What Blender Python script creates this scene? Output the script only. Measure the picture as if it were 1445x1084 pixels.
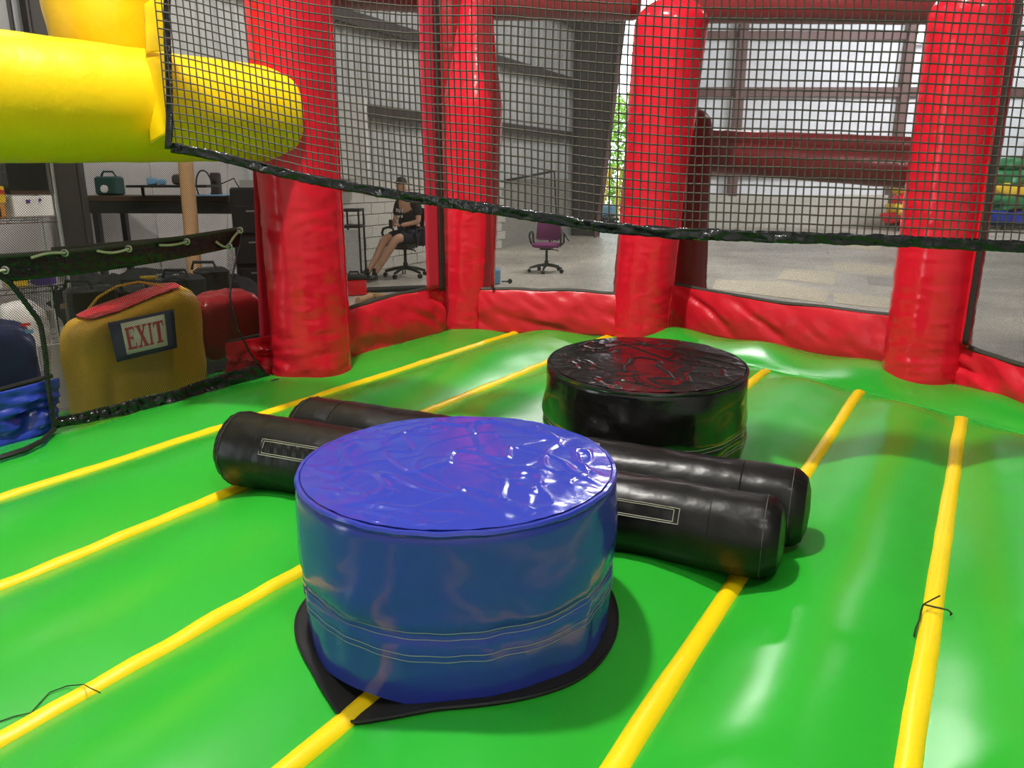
import bpy, bmesh, math, random
from mathutils import Vector, Matrix, noise
random.seed(7)
R = math.radians
D = bpy.data
SC = bpy.context.scene
COL = SC.collection
for o in list(D.objects): D.objects.remove(o)

# ------------------------------------------------------------------ camera, world, lights, exposure
F = 1085.0
TH = math.atan(292 / F)
CT, ST = math.cos(TH), math.sin(TH)
EYE = 1.2
cam_d = D.cameras.new('camera'); cam = D.objects.new('camera', cam_d); COL.objects.link(cam)
cam.location = (0, 0, EYE); cam.rotation_euler = (math.pi / 2 - TH, 0, 0)
cam_d.sensor_width = 36; cam_d.lens = 36 * F / 1445; cam_d.clip_start = .02; cam_d.clip_end = 300
SC.camera = cam
SC.view_settings.view_transform = 'Standard'; SC.view_settings.look = 'None'
SC.view_settings.gamma = 1; SC.view_settings.use_curve_mapping = False
SC.view_settings.exposure = -0.08

wd = D.worlds.new('daylight'); SC.world = wd; wd.use_nodes = True
wd.node_tree.nodes['Background'].inputs[0].default_value = (.86, .93, 1, 1)
wd.node_tree.nodes['Background'].inputs[1].default_value = 6.0

def lamp(name, kind, loc, power, size=.3, col=(1, .96, .9), rot=(0, 0, 0), sy=None):
    l = D.lights.new(name, kind); l.energy = power; l.color = col
    if kind == 'AREA':
        l.size = size
        if sy: l.shape = 'RECTANGLE'; l.size_y = sy
    else: l.shadow_soft_size = size
    o = D.objects.new(name, l); COL.objects.link(o); o.location = loc; o.rotation_euler = rot
    return o
lamp('overhead_point', 'POINT', (-.95, 2.75, 6.0), 1350, .14)
lamp('overhead_point', 'POINT', (-3.3, 1.9, 5.6), 130, .2)  # unseen lamp added to brighten the EXIT bundle and clutter by the entrance
lamp('overhead_point', 'POINT', (1.4, -1.0, 5.8), 340, .2)
sun = lamp('sun', 'SUN', (0, 0, 20), 4.0, .01, (1, .97, .9), (R(38), 0, R(20)))
lamp('ceiling_fill', 'AREA', (7.5, 11, 6.6), 130, 1.2, (1, .98, .95), sy=.5)
lamp('ceiling_fill', 'AREA', (13, 19, 6.4), 1050, 5.0, (.97, .98, 1), (R(62), 0, 0), 2.)  # added fill, tilted to brighten the far wall in place of daylight
lamp('ceiling_fill', 'AREA', (2.8, 14, 6.8), 650, 2.0, (1, .98, .95), sy=.5)
lamp('ceiling_fill', 'AREA', (-3.6, 7.2, 6.0), 25, 1.5, (1, .93, .85), sy=.4)

# ------------------------------------------------------------------ pixel rays -> points in the room
def ray(px, py):
    r = (px - 722.5) / F; d = (py - 542) / F
    return Vector((r, CT - d * ST, -ST - d * CT))
EYEV = Vector((0, 0, EYE))
def at(px, py, z=0.0):
    v = ray(px, py); return EYEV + v * ((z - EYE) / v.z)
def atd(px, py, d): return EYEV + ray(px, py) * d
def atY(px, py, Y):
    v = ray(px, py); return EYEV + v * (Y / v.y)
SA = R(31.4); SS, CS = math.sin(SA), math.cos(SA)
def W(w, s, z=0.0): return Vector((w * CS + s * SS, -w * SS + s * CS, z))     # arena frame: w across, s along the strips
def ws(p): return p.x * CS - p.y * SS, p.x * SS + p.y * CS
def atW(px, py, w):
    v = ray(px, py); t = w / (v.x * CS - v.y * SS); return EYEV + v * t

# ------------------------------------------------------------------ materials
def mat(name, col, rough=.5, metal=0., bump=0., bscale=30., coat=0., var=0., vscale=4., spec=.5, emit=0., detail=3., sheen=0.):
    m = D.materials.new(name); m.use_nodes = True
    nt = m.node_tree; b = nt.nodes['Principled BSDF']
    b.inputs['Base Color'].default_value = (*col, 1); b.inputs['Roughness'].default_value = rough
    b.inputs['Metallic'].default_value = metal; b.inputs['Coat Weight'].default_value = coat
    b.inputs['Coat Roughness'].default_value = .15
    b.inputs['Specular IOR Level'].default_value = spec
    tc = nt.nodes.new('ShaderNodeTexCoord')
    if emit:
        b.inputs['Emission Color'].default_value = (*col, 1); b.inputs['Emission Strength'].default_value = emit
    if var:
        n = nt.nodes.new('ShaderNodeTexNoise'); n.inputs['Scale'].default_value = vscale; n.inputs['Detail'].default_value = 5
        nt.links.new(tc.outputs['Object'], n.inputs['Vector'])
        mx = nt.nodes.new('ShaderNodeMix'); mx.data_type = 'RGBA'
        mx.inputs[6].default_value = (*[c * (1 - var) for c in col], 1); mx.inputs[7].default_value = (*[min(1, c * (1 + var)) for c in col], 1)
        nt.links.new(n.outputs['Fac'], mx.inputs[0]); nt.links.new(mx.outputs[2], b.inputs['Base Color'])
    if bump:
        n2 = nt.nodes.new('ShaderNodeTexNoise'); n2.inputs['Scale'].default_value = bscale; n2.inputs['Detail'].default_value = detail
        nt.links.new(tc.outputs['Object'], n2.inputs['Vector'])
        bp = nt.nodes.new('ShaderNodeBump'); bp.inputs['Strength'].default_value = bump; bp.inputs['Distance'].default_value = .02
        nt.links.new(n2.outputs['Fac'], bp.inputs['Height']); nt.links.new(bp.outputs['Normal'], b.inputs['Normal'])
    return m
M_ = {}
M_['green'] = mat('green_vinyl', (.026, .41, .03), .27, bump=.06, bscale=9, var=.12, vscale=1.6)
M_['yellow'] = mat('yellow_vinyl', (.95, .63, .003), .36, bump=.1, bscale=25, var=.05)
M_['stripe'] = mat('yellow_seam_tape', (.95, .66, .004), .38, bump=.1, bscale=22)
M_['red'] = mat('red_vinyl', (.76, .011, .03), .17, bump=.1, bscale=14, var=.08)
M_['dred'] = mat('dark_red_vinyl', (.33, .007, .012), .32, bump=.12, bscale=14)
M_['skirt'] = mat('red_skirt_vinyl', (.7, .014, .03), .3, bump=.25, bscale=10)
M_['pink'] = mat('red_mesh_band', (.62, .02, .055), .6)
M_['blue'] = mat('blue_vinyl', (.034, .052, .4), .16, bump=.12, bscale=12)
M_['sblue'] = mat('blue_skirt_vinyl', (.022, .05, .36), .25, bump=.2, bscale=10)
M_['navy'] = mat('navy_vinyl', (.012, .018, .07), .4, bump=.1)
M_['black'] = mat('black_vinyl', (.009, .008, .008), .2, bump=.2, bscale=14, coat=.2)
M_['pole'] = mat('black_pole_vinyl', (.006, .0052, .005), .34, bump=.3, bscale=9, coat=0, spec=.4)
M_['mat'] = mat('black_mat', (.006, .006, .006), .75, bump=.1)
M_['band'] = mat('black_hem_vinyl', (.012, .014, .014), .13, bump=.4, bscale=30)
M_['thread'] = mat('pale_stitching', (.35, .33, .27), .7)
M_['thread2'] = mat('dim_stitching', (.22, .27, .27), .6)
M_['dim'] = mat('grey_stitching', (.07, .068, .06), .7)
M_['net'] = mat('net_cord', (.075, .06, .05), .75)
M_['fine'] = mat('fine_mesh_thread', (.02, .019, .018), .7)
M_['binding'] = mat('grey_green_binding', (.045, .045, .035), .6, bump=.3, bscale=60)
M_['rope'] = mat('pale_lacing_cord', (.42, .4, .3), .7)
M_['cord'] = mat('black_cord', (.008, .008, .008), .6)
M_['steel'] = mat('galvanised_steel', (.5, .5, .5), .35, metal=.9)
M_['chrome'] = mat('chrome_wire', (.7, .7, .7), .2, metal=1.)
M_['girt'] = mat('red_primer_steel', (.17, .09, .085), .55, var=.2, vscale=3)
M_['frame'] = mat('dark_brown_steel', (.05, .04, .036), .6, var=.2, vscale=2)
M_['board'] = mat('drywall', (.5, .48, .47), .7, bump=.1)
M_['white'] = mat('white_board', (.78, .77, .74), .6, bump=.05)
M_['panel'] = mat('white_insulation', (.8, .83, .87), .7, bump=.3, bscale=2, var=.05, vscale=.7)
M_['corr'] = mat('grey_corrugated_metal', (.48, .49, .48), .5, var=.12, vscale=1)
M_['block'] = mat('pale_concrete_block', (.56, .54, .48), .85, bump=.4, bscale=18, var=.1, vscale=3)
M_['mortar'] = mat('mortar', (.3, .29, .26), .9, bump=.3)
M_['ceil'] = mat('ceiling_sheet', (.22, .22, .22), .8)
M_['wood'] = mat('cardboard_tube', (.45, .27, .13), .7, bump=.2, var=.1)
M_['timber'] = mat('timber', (.5, .3, .12), .7, bump=.2, var=.2)
M_['pwood'] = mat('dark_wood', (.07, .035, .022), .5, var=.2)
M_['plastic'] = mat('black_plastic', (.011, .011, .012), .45)
M_['purple'] = mat('purple_fabric', (.17, .022, .11), .85, bump=.2, bscale=120)
M_['orange'] = mat('orange_plastic', (.85, .2, .02), .4)
M_['skin'] = mat('skin', (.5, .27, .17), .55)
M_['shirt'] = mat('black_cotton', (.01, .01, .011), .85, bump=.2, bscale=20)
M_['shorts'] = mat('navy_cotton', (.008, .011, .025), .85, bump=.2, bscale=20)
M_['hair'] = mat('dark_hair', (.02, .013, .009), .6, bump=.4, bscale=60)
M_['sign'] = mat('cream_sign', (.76, .77, .6), .5)
M_['signred'] = mat('red_letter', (.55, .03, .03), .5)
M_['bag'] = mat('yellow_bundle_vinyl', (.72, .42, .02), .5, bump=.25, bscale=8)
M_['teal'] = mat('dark_teal_plastic', (.01, .06, .055), .5)
M_['sheetblue'] = mat('pale_blue_sheet', (.14, .32, .5), .5)
M_['sky'] = mat('lit_window', (.95, .97, 1), .5, emit=1.5)
M_['leaf'] = mat('leaves', (.2, .42, .04), .6, var=.5, vscale=6)
M_['dirtpatch'] = mat('pale_floor_patch', (.56, .5, .38), .7, bump=.2, bscale=6, var=.12, vscale=2)
M_['greypatch'] = mat('grey_floor_patch', (.34, .32, .29), .7, bump=.2, var=.12)
M_['print'] = mat('white_print', (.6, .6, .6), .7)
M_['carton'] = mat('yellow_carton', (.75, .5, .03), .6, var=.1)
M_['violet'] = mat('violet_plastic', (.07, .03, .2), .5)

def concrete():
    m = D.materials.new('stained_concrete'); m.use_nodes = True; nt = m.node_tree; b = nt.nodes['Principled BSDF']
    tc = nt.nodes.new('ShaderNodeTexCoord'); n = nt.nodes.new('ShaderNodeTexNoise'); n.inputs['Scale'].default_value = .55
    n.inputs['Detail'].default_value = 9; n.inputs['Roughness'].default_value = .62
    r = nt.nodes.new('ShaderNodeValToRGB'); e = r.color_ramp.elements
    e[0].position = .34; e[0].color = (.26, .235, .2, 1); e[1].position = .66; e[1].color = (.55, .5, .42, 1)
    nt.links.new(tc.outputs['Object'], n.inputs['Vector']); nt.links.new(n.outputs['Fac'], r.inputs[0]); nt.links.new(r.outputs[0], b.inputs['Base Color'])
    b.inputs['Roughness'].default_value = .42
    return m
M_['concrete'] = concrete()

# ------------------------------------------------------------------ mesh helpers
class MB:
    def __init__(s): s.v = []; s.f = []
    def add(s, vs, fs):
        k = len(s.v); s.v += [tuple(p) for p in vs]; s.f += [tuple(i + k for i in f) for f in fs]; return s
    def box(s, c, size, rz=0., rot=None, ch=0.):
        c = Vector(c); hx, hy, hz = (a / 2 for a in size)
        m = rot if rot else Matrix.Rotation(rz, 3, 'Z')
        if ch <= 0:
            vs = [c + m @ Vector((x * hx, y * hy, z * hz)) for z in (-1, 1) for x, y in ((-1, -1), (1, -1), (1, 1), (-1, 1))]
            return s.add(vs, [(3, 2, 1, 0), (4, 5, 6, 7), (0, 1, 5, 4), (1, 2, 6, 5), (2, 3, 7, 6), (3, 0, 4, 7)])
        ch = min(ch, hx * .9, hy * .9, hz * .9); vs = []
        for z, i in ((-hz, ch), (-hz + ch, 0), (hz - ch, 0), (hz, ch)):
            x, y = hx - i, hy - i
            for a, b in ((-x + ch, -y), (x - ch, -y), (x, -y + ch), (x, y - ch), (x - ch, y), (-x + ch, y), (-x, y - ch), (-x, -y + ch)):
                vs.append(c + m @ Vector((a, b, z)))
        fs = [tuple(range(7, -1, -1)), tuple(range(24, 32))]
        for k in range(3):
            for j in range(8):
                fs.append((k * 8 + j, k * 8 + (j + 1) % 8, k * 8 + 8 + (j + 1) % 8, k * 8 + 8 + j))
        return s.add(vs, fs)
    def tube(s, pts, r, n=8, cap=True, ref=None):
        pts = [Vector(p) for p in pts]; rs = r if isinstance(r, (list, tuple)) else [r] * len(pts)
        vs = []; fs = []; up = None
        for i, p in enumerate(pts):
            d = (pts[min(i + 1, len(pts) - 1)] - pts[max(i - 1, 0)])
            if d.length < 1e-9: d = Vector((0, 0, 1))
            d.normalize()
            if up is None:
                up = Vector(ref) if ref else (Vector((0, 0, 1)) if abs(d.z) < .9 else Vector((0, 1, 0)))
            a = d.cross(up)
            if a.length < 1e-6: a = d.cross(Vector((1, 0, 0)))
            a.normalize(); b = a.cross(d); up = b
            for k in range(n):
                t = 2 * math.pi * k / n
                vs.append(p + (a * math.cos(t) + b * math.sin(t)) * rs[i])
        for i in range(len(pts) - 1):
            for k in range(n):
                fs.append((i * n + k, i * n + (k + 1) % n, i * n + n + (k + 1) % n, i * n + n + k))
        if cap: fs += [tuple(range(n - 1, -1, -1)), tuple(range((len(pts) - 1) * n, len(pts) * n))]
        return s.add(vs, fs)
    def grid(s, fn, nu, nv, flip=False, closeu=False):
        k = nu if closeu else nu + 1
        vs = [fn(i / nu, j / nv) for j in range(nv + 1) for i in range(k)]
        fs = []
        for j in range(nv):
            for i in range(nu):
                a, b = j * k + i, j * k + (i + 1) % k if closeu else j * k + i + 1
                q = (a, b, b + k, a + k); fs.append(q[::-1] if flip else q)
        return s.add(vs, fs)
    def lathe(s, prof, n=24, c=(0, 0, 0), rot=None):
        c = Vector(c); m = rot or Matrix.Identity(3)
        vs = [c + m @ Vector((r * math.cos(2 * math.pi * k / n), r * math.sin(2 * math.pi * k / n), z)) for r, z in prof for k in range(n)]
        fs = [(i * n + k, i * n + (k + 1) % n, i * n + n + (k + 1) % n, i * n + n + k) for i in range(len(prof) - 1) for k in range(n)]
        fs += [tuple(range(n - 1, -1, -1)), tuple(range((len(prof) - 1) * n, len(prof) * n))]
        return s.add(vs, fs)
    def prism(s, poly, fn, d0, d1):
        n = len(poly)
        vs = [fn(x, y, d0) for x, y in poly] + [fn(x, y, d1) for x, y in poly]
        fs = [tuple(range(n - 1, -1, -1)), tuple(range(n, 2 * n))] + [(i, (i + 1) % n, n + (i + 1) % n, n + i) for i in range(n)]
        return s.add(vs, fs)
    def build(s, name, m, parent=None, smooth=True, solid=0., angle=None):
        me = D.meshes.new(name); me.from_pydata(s.v, [], s.f); me.update()
        me.materials.append(M_[m] if isinstance(m, str) else m)
        bm = bmesh.new(); bm.from_mesh(me)
        bmesh.ops.recalc_face_normals(bm, faces=bm.faces); bm.to_mesh(me); bm.free()
        if smooth:
            for p in me.polygons: p.use_smooth = True
            try: me.set_sharp_from_angle(angle=R(angle or 40))
            except Exception: pass
        o = D.objects.new(name, me); COL.objects.link(o)
        if parent is not None:
            o.parent = parent
            PARENTS.append(o)
        if solid:
            md = o.modifiers.new('thickness', 'SOLIDIFY'); md.thickness = solid; md.offset = 0
        return o
PARENTS = []
def tag(o, label=None, cat=None, group=None, kind=None):
    if label: o['label'] = label
    if cat: o['category'] = cat
    if group: o['group'] = group
    if kind: o['kind'] = kind
    return o
def thing(name, label, cat, loc=(0, 0, 0), group=None):
    o = D.objects.new(name, None); COL.objects.link(o); o.location = loc; o.empty_display_size = .1
    return tag(o, label, cat, group)
def finish():           # parts were modelled in room coordinates: keep them there under their parents
    bpy.context.view_layer.update()
    for o in PARENTS:
        p = o.parent; m = Matrix.Identity(4); chain = []
        while p is not None: chain.append(p); p = p.parent
        root = chain[-1]
        if o.parent == root: o.matrix_parent_inverse = root.matrix_basis.inverted()
def nz(p, sc, seed=0.): return noise.noise(Vector((p[0] * sc + seed, p[1] * sc + seed * 1.7, p[2] * sc - seed)))
def lerp(a, b, t): return a + (b - a) * t
def pl(tab, x):
    if x <= tab[0][0]: return tab[0][1]
    for (a, fa), (b, fb) in zip(tab, tab[1:]):
        if x <= b: return fa + (fb - fa) * (x - a) / (b - a)
    return tab[-1][1]
def sm(x): x = max(0., min(1., x)); return x * x * (3 - 2 * x)

def fine_mesh(fn, Lu, Lv, pitch=.0118, wid=.0021, seg=4):
    """diamond mesh of flat threads laid over the surface fn(u, v)"""
    b = MB(); tot = Lu + Lv
    for fam in (1, -1):
        k = pitch / 2
        while k < tot:
            x0 = max(0., k - Lv); x1 = min(Lu, k)
            if x1 - x0 > .004:
                vs = []
                for i in range(seg + 1):
                    x = x0 + (x1 - x0) * i / seg; y = k - x
                    if fam < 0: y = Lv - y
                    for sg in (-1, 1):
                        xx = x + sg * wid * .707 / 2; yy = y + sg * wid * .707 / 2 * fam
                        vs.append(fn(min(1, max(0, xx / Lu)), min(1, max(0, yy / Lv))))
                b.add(vs, [(2 * i, 2 * i + 1, 2 * i + 3, 2 * i + 2) for i in range(seg)])
            k += pitch
    return b

# ------------------------------------------------------------------ the warehouse
G = -.4                                  # concrete floor level
P0 = Vector((-2.72, 13.3, 0)); DL = Vector((.438, .899, 0)).normalized(); NL = Vector((DL.y, -DL.x, 0))
def LW(t, n, z): return P0 + DL * t + NL * n + Vector((0, 0, z))

fl = MB().box((6, 14, G - .05), (44, 36, .1)).build('floor', 'concrete', smooth=False); tag(fl, kind='structure')
for k, (q, m) in enumerate(((((1178, 369), (1262, 377), (1255, 388), (1176, 381)), 'dirtpatch'), (((1108, 380), (1180, 384), (1176, 402), (1096, 394)), 'dirtpatch'),
        (((1222, 390), (1268, 393), (1264, 405), (1226, 402)), 'greypatch'), (((1176, 414), (1262, 421), (1256, 436), (1178, 428)), 'dirtpatch'),
        (((1010, 395), (1100, 398), (1170, 412), (1165, 428), (1060, 415), (1005, 408)), 'dirtpatch'), (((1190, 343), (1245, 346), (1240, 354), (1192, 350)), 'dirtpatch'))):
    ps = [at(x, y, G) for x, y in q]
    MB().prism([(p.x, p.y) for p in ps], lambda x, y, d: Vector((x, y, d)), G - .01, G + .004 + .001 * k).build('floor_patch', m, fl, smooth=False)
cl = MB().box((6, 11.1, 7.55), (44, 30.4, .1)).build('ceiling', 'ceil', smooth=False); tag(cl, kind='structure')

# left wall: corrugated sheet above a block base
def corr(t0, t1, z0, z1):
    b = MB(); n = int((t1 - t0) / .3); xs = []
    for i in range(n):
        t = t0 + i * .3
        xs += [(t, 0), (t + .19, 0), (t + .215, .035), (t + .275, .035)]
    xs.append((t0 + n * .3, 0))
    vs = [LW(t, d - .03, z) for z in (z0, z1) for t, d in xs]; k = len(xs)
    return b.add(vs, [(i, i + 1, k + i + 1, k + i) for i in range(k - 1)])
DO0, DO1, DOZ = -16.4, -14.5, 3.4           # open roll-up doorway in the left wall, beside the camera
wl_ = corr(-19.5, DO0, G, 7.5)
for q_ in (corr(DO1, 11.5, G, 7.5), corr(DO0 - .3, DO1 + .3, DOZ, 7.5)): wl_.add(q_.v, q_.f)
wl = wl_.build('wall_left', 'corr', smooth=False); tag(wl, kind='structure')
for z in (2.28, 3.65, 5.1, 6.6):
    MB().box(LW(-1.2, .12, z), (24.4, .1, .2), math.atan2(DL.y, DL.x)).build('girt', 'frame', wl, smooth=False)
ang = math.atan2(DL.y, DL.x)
MB().box(LW(-2.2, .05, G + .78), (23.4, .12, 1.56), ang).build('mortar_base', 'mortar', wl, smooth=False)
bm_ = MB().box((0, 0, 0), (.388, .05, .183), 0, ch=.006).build('block', 'block', wl, smooth=False); first = True
for c in range(8):
    for i in range(18):
        t = -1.6 + i * .4 + (.2 if c % 2 else 0)
        o = bm_ if first else bm_.copy()
        if not first: COL.objects.link(o)
        first = False
        o.location = LW(t, .108 + random.uniform(-.006, .004), G + .1 + c * .195); o.rotation_euler = (0, 0, ang)
MB().box(LW(-6.3, .1, .95), (7.4, .06, 2.3), ang).build('wall_board', 'board', wl, smooth=False)
for t in (-9.2, -7.9, -6.6, -5.3, -4.0): MB().box(LW(t, .135, .95), (.05, .02, 2.3), ang).build('batten', 'board', wl, smooth=False)

# tapered steel frame at the end of the wall, beside the open door
def frame_col(t, z1, wb, wt, label=None):
    b = MB()
    for (n0b, n0t, th) in ((0, 0, .03), (wb - .03, wt - .03, .03)):
        vs = [LW(t + a, n, z) for z, nn in ((G, n0b), (z1, n0t)) for n in (nn + .1, nn + .13) for a in (-.14, .14)]
        b.add(vs, [(0, 1, 3, 2), (4, 6, 7, 5), (0, 4, 5, 1), (2, 3, 7, 6), (0, 2, 6, 4), (1, 5, 7, 3)])
    vs = [LW(t + a, n + .1, z) for z, w_ in ((G, wb), (z1, wt)) for n in (0, w_) for a in (-.012, .012)]
    b.add(vs, [(0, 1, 3, 2), (4, 6, 7, 5), (0, 4, 5, 1), (2, 3, 7, 6), (0, 2, 6, 4), (1, 5, 7, 3)])
    return b
fc = frame_col(9.95, 7.4, .75, 1.55).build('trim_1', 'frame', smooth=False); tag(fc, kind='structure')
MB().tube([LW(9.5, .95, G), LW(9.5, 1.35, 3.0), LW(9.5, 1.5, 5.2)], .05, 8).build('conduit_pipe', 'girt', fc)

# far wall: white insulation between red primer girts
YF = 26.
wf = MB().box((17.6, YF + .1, 3.5), (26, .2, 7.9)).build('wall_far', 'panel', smooth=False); tag(wf, kind='structure')
for px, y0, y1 in ((1120, 45, 57), (1120, 124, 137), (1120, 239, 249)):
    z0, z1 = atY(px, y1, YF).z, atY(px, y0, YF).z
    MB().box((17.5, YF - .12, (z0 + z1) / 2), (26, .16, z1 - z0)).build('girt', 'girt', wf, smooth=False)
for px in (1042, 1274):
    x = atY(px, 110, YF).x
    MB().box((x, YF - .18, 3.5), (.26, .3, 7.9)).build('girt_post', 'girt', wf, smooth=False)
zb = atY(1120, 275, YF).z
MB().box((17.6, YF - .14, (G + zb) / 2), (26, .3, zb - G)).build('block_base', 'block', wf, smooth=False)
MB().box((atY(1010, 280, YF).x, YF - .4, .1), (1.0, .5, 1.0)).build('block_pier', 'block', wf, smooth=False)
x0, x1 = atY(1286, 50, YF).x, atY(1326, 50, YF).x; z0, z1 = atY(1300, 64, YF).z, atY(1300, 36, YF).z
wi = MB().box(((x0 + x1) / 2, YF - .3, (z0 + z1) / 2), (x1 - x0, .12, z1 - z0)).build('window_1', 'sky', smooth=False); tag(wi, kind='structure')
fr = MB()
for zz in (z0, (z0 + z1) / 2, z1): fr.box(((x0 + x1) / 2, YF - .37, zz), (x1 - x0 + .08, .06, .06))
for k in range(4): fr.box((lerp(x0, x1, k / 3), YF - .37, (z0 + z1) / 2), (.05, .06, z1 - z0))
fr.build('window_frame', 'steel', wi, smooth=False)
wk = MB().box((6, -4, 3.5), (44, .2, 7.9)).build('wall_back', 'corr', smooth=False); tag(wk, kind='structure')
wr = MB().box((26, 11, 3.5), (.2, 30, 7.9)).build('wall_right', 'panel', smooth=False); tag(wr, kind='structure')
wb_ = MB().box((4.6, YF - .1, 3.5), (.25, .3, 7.9)).build('door_1', 'frame', smooth=False); tag(wb_, kind='structure')
# outside the open door
og = MB().box((4, 46, G - .08), (60, 40, .1)).build('ground', 'concrete', smooth=False); tag(og, kind='structure')
def foliage(name, c, rx, rz, n, label, grp=None):
    t = thing(name, label, 'bush', (c[0], c[1], G), grp); b = MB()
    for i in range(n):
        a, u = random.uniform(0, 6.28), random.uniform(-1, 1); q = math.sqrt(1 - u * u); rr = random.uniform(.6, 1)
        p = Vector((c[0] + rx * q * math.cos(a) * rr, c[1] + rx * .6 * q * math.sin(a) * rr, c[2] + rz * u * rr))
        d = Vector((random.uniform(-1, 1), random.uniform(-1, 1), random.uniform(-1, 1))).normalized() * .16
        e = d.cross(Vector((random.uniform(-1, 1), random.uniform(-1, 1), 1))).normalized() * .08
        b.add([p - d, p - e, p + d, p + e], [(0, 1, 2, 3)])
    tag(b.build('foliage', 'leaf', t, smooth=False), kind='stuff')
    MB().tube([(c[0], c[1], G), (c[0] + .1, c[1], c[2])], [.12, .06], 7).build('trunk', 'pwood', t)
foliage('tall_shrub', (5.2, 36, 2.2), 2.4, 2.6, 3000, 'sunlit green shrub standing outside the open doorway')

# ------------------------------------------------------------------ the inflatable arena
ARENA = thing('inflatable_arena', 'inflatable jousting arena with green striped floor and red columns', 'bounce house', (0, 2.6, G))
STRIPS = [-3.1, -2.4, -1.70, -1.1, -.515, .008, .54, 1.07, 1.6]
SEDGE = [-3.75] + STRIPS + [2.1]
SMAX = [(-3.75, 5.35), (-2.3, 5.95), (-.4, 5.5), (0, 5.15), (.3, 4.8), (2.1, 2.9)]
SEAM = [(-3.75, 5.1), (-3.1, 5.3), (-2.4, 5.4), (-1.7, 5.2), (-1.1, 4.95), (-.515, 4.71), (.008, 4.44), (.5, 4.15), (2.1, 2.5)]
def floor_z(w, s):
    sl, sx = pl(SEAM, w), pl(SMAX, w)
    z = 0.
    for a, b in zip(SEDGE, SEDGE[1:]):
        if a <= w <= b:
            x = (w - a) / (b - a); z = .068 * math.sin(math.pi * x) if 0 < x < 1 else 0
            if a == -3.75: z *= .6
            break
    if s < sl:
        z *= sm((sl - s) / .3) ** .6
    else:
        x = (s - sl) / max(.1, sx - sl); z = .07 * math.sin(min(1., x * 1.02) * math.pi) ** .7 if 0 < x < .98 else 0.
        z += .02 * math.sin(x * 3.14) * math.sin(w * 9)
    z += .006 * nz((w, s, 0), 1.6, 3) + .003 * nz((w, s, 0), 5, 9)
    return z
ws_list = []
for a, b in zip(SEDGE, SEDGE[1:]): ws_list += [a + (b - a) * i / 18 for i in range(18)]
ws_list.append(2.1); NS = 170
b = MB(); vs = []
for j in range(NS + 1):
    for w in ws_list:
        s = lerp(-1.2, pl(SMAX, w), (j / NS) ** .9); vs.append(W(w, s, floor_z(w, s)))
k = len(ws_list)
b.add(vs, [(j * k + i, j * k + i + 1, j * k + k + i + 1, j * k + k + i) for j in range(NS) for i in range(k - 1)])
# side faces of the air mattress
for idx in ([j * k for j in range(NS + 1)], [j * k + k - 1 for j in range(NS + 1)], [NS * k + i for i in range(k)], list(range(k))):
    top = [vs[i] for i in idx]; b.add(top + [Vector((p.x, p.y, G)) for p in top], [(i, i + 1, len(top) + i + 1, len(top) + i) for i in range(len(top) - 1)])
floor_o = b.build('bounce_floor', 'green', ARENA, angle=60)
tag(floor_o, 'glossy green air mattress floor with yellow seam strips')
for w in STRIPS[:7]:
    b = MB(); n = 110; s1 = pl(SEAM, w) - .01; hw = .032; prof = [(-1, -.3), (-.85, .35), (-.4, .9), (0, 1), (.4, .9), (.85, .35), (1, -.3)]
    if w < -3: s1 = 5.25
    vv = []
    for j in range(n + 1):
        s = lerp(-.3, s1, j / n); off = .006 * nz((w * 7, s * 2.3, 0), 1, 5)
        for q, h in prof:
            e = 1 if j < n else .3
            ww = w + off + q * hw * (1 + .12 * nz((s * 4, w, 1), 1)); vv.append(W(ww, s, .004 + h * .02 * e * (1 + .3 * nz((s * 9, w, 4), 1)) + max(0, floor_z(w, s)) ))
    m = len(prof)
    b.add(vv, [(j * m + i, j * m + i + 1, j * m + m + i + 1, j * m + m + i) for j in range(n) for i in range(m - 1)])
    b.build('seam_strip', 'stripe', floor_o)
# stitched seam line along the far edge of the chambers
b = MB(); b.tube([W(w, pl(SEAM, w), floor_z(w, pl(SEAM, w)) + .004) for w in [lerp(-3.3, 1.2, i / 80) for i in range(81)]], .006, 5)
b.build('edge_seam', 'green', floor_o)

# columns
def column(pxc, pyf, top, r, name='column', m='red', z0=.0, seed=1., domed=True, taper=None, dx=0., dY=0.):
    f = at(pxc, pyf, z0 + .02); dirv = Vector((f.x, f.y, 0)).normalized(); c = f + dirv * r; c.z = z0
    n, nv = 56, 190; b = MB()
    def fn(u, v):
        h = v * (top - z0); a = u * 2 * math.pi; rr = r
        hd = top - z0 - h
        if domed and hd < r * .8:
            q = 1 - hd / (r * .8); rr = r * math.sqrt(max(0.0004, 1 - q * q))
        if taper: rr *= pl(taper, h)
        wr = math.exp(-h / .3) * .011 + .0026 + .003 * math.exp(-((h - 1.0) / .15) ** 2)
        p = (math.cos(a) * 1.4, math.sin(a) * 1.4, h * 13)
        rr += wr * .8 * nz(p, 1., seed) + wr * .7 * nz((p[0] * 1.6, p[1] * 1.6, h * 30), 1., seed + 3) - .02 * math.exp(-h / .02)
        lean = dx * v
        return Vector((c.x + lean + rr * math.cos(a), c.y + dY * v + rr * math.sin(a), z0 + h - .05 * (1 - v)))
    b.grid(fn, n, nv, closeu=True)
    b.add([fn(i / n, 1) for i in range(n)], [tuple(range(n))])
    o = b.build(name, m, ARENA)
    sm_ = MB()
    a0 = math.atan2(-dirv.y, -dirv.x) + 1.15
    sm_.tube([fn(a0 / 6.28318, .02 + .86 * i / 60) for i in range(61)], .006, 5)
    sm_.build('column_seam', m, o)
    return o, c
P1, c1 = column(443, 537, 2.75, .24, seed=1.3)
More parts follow.
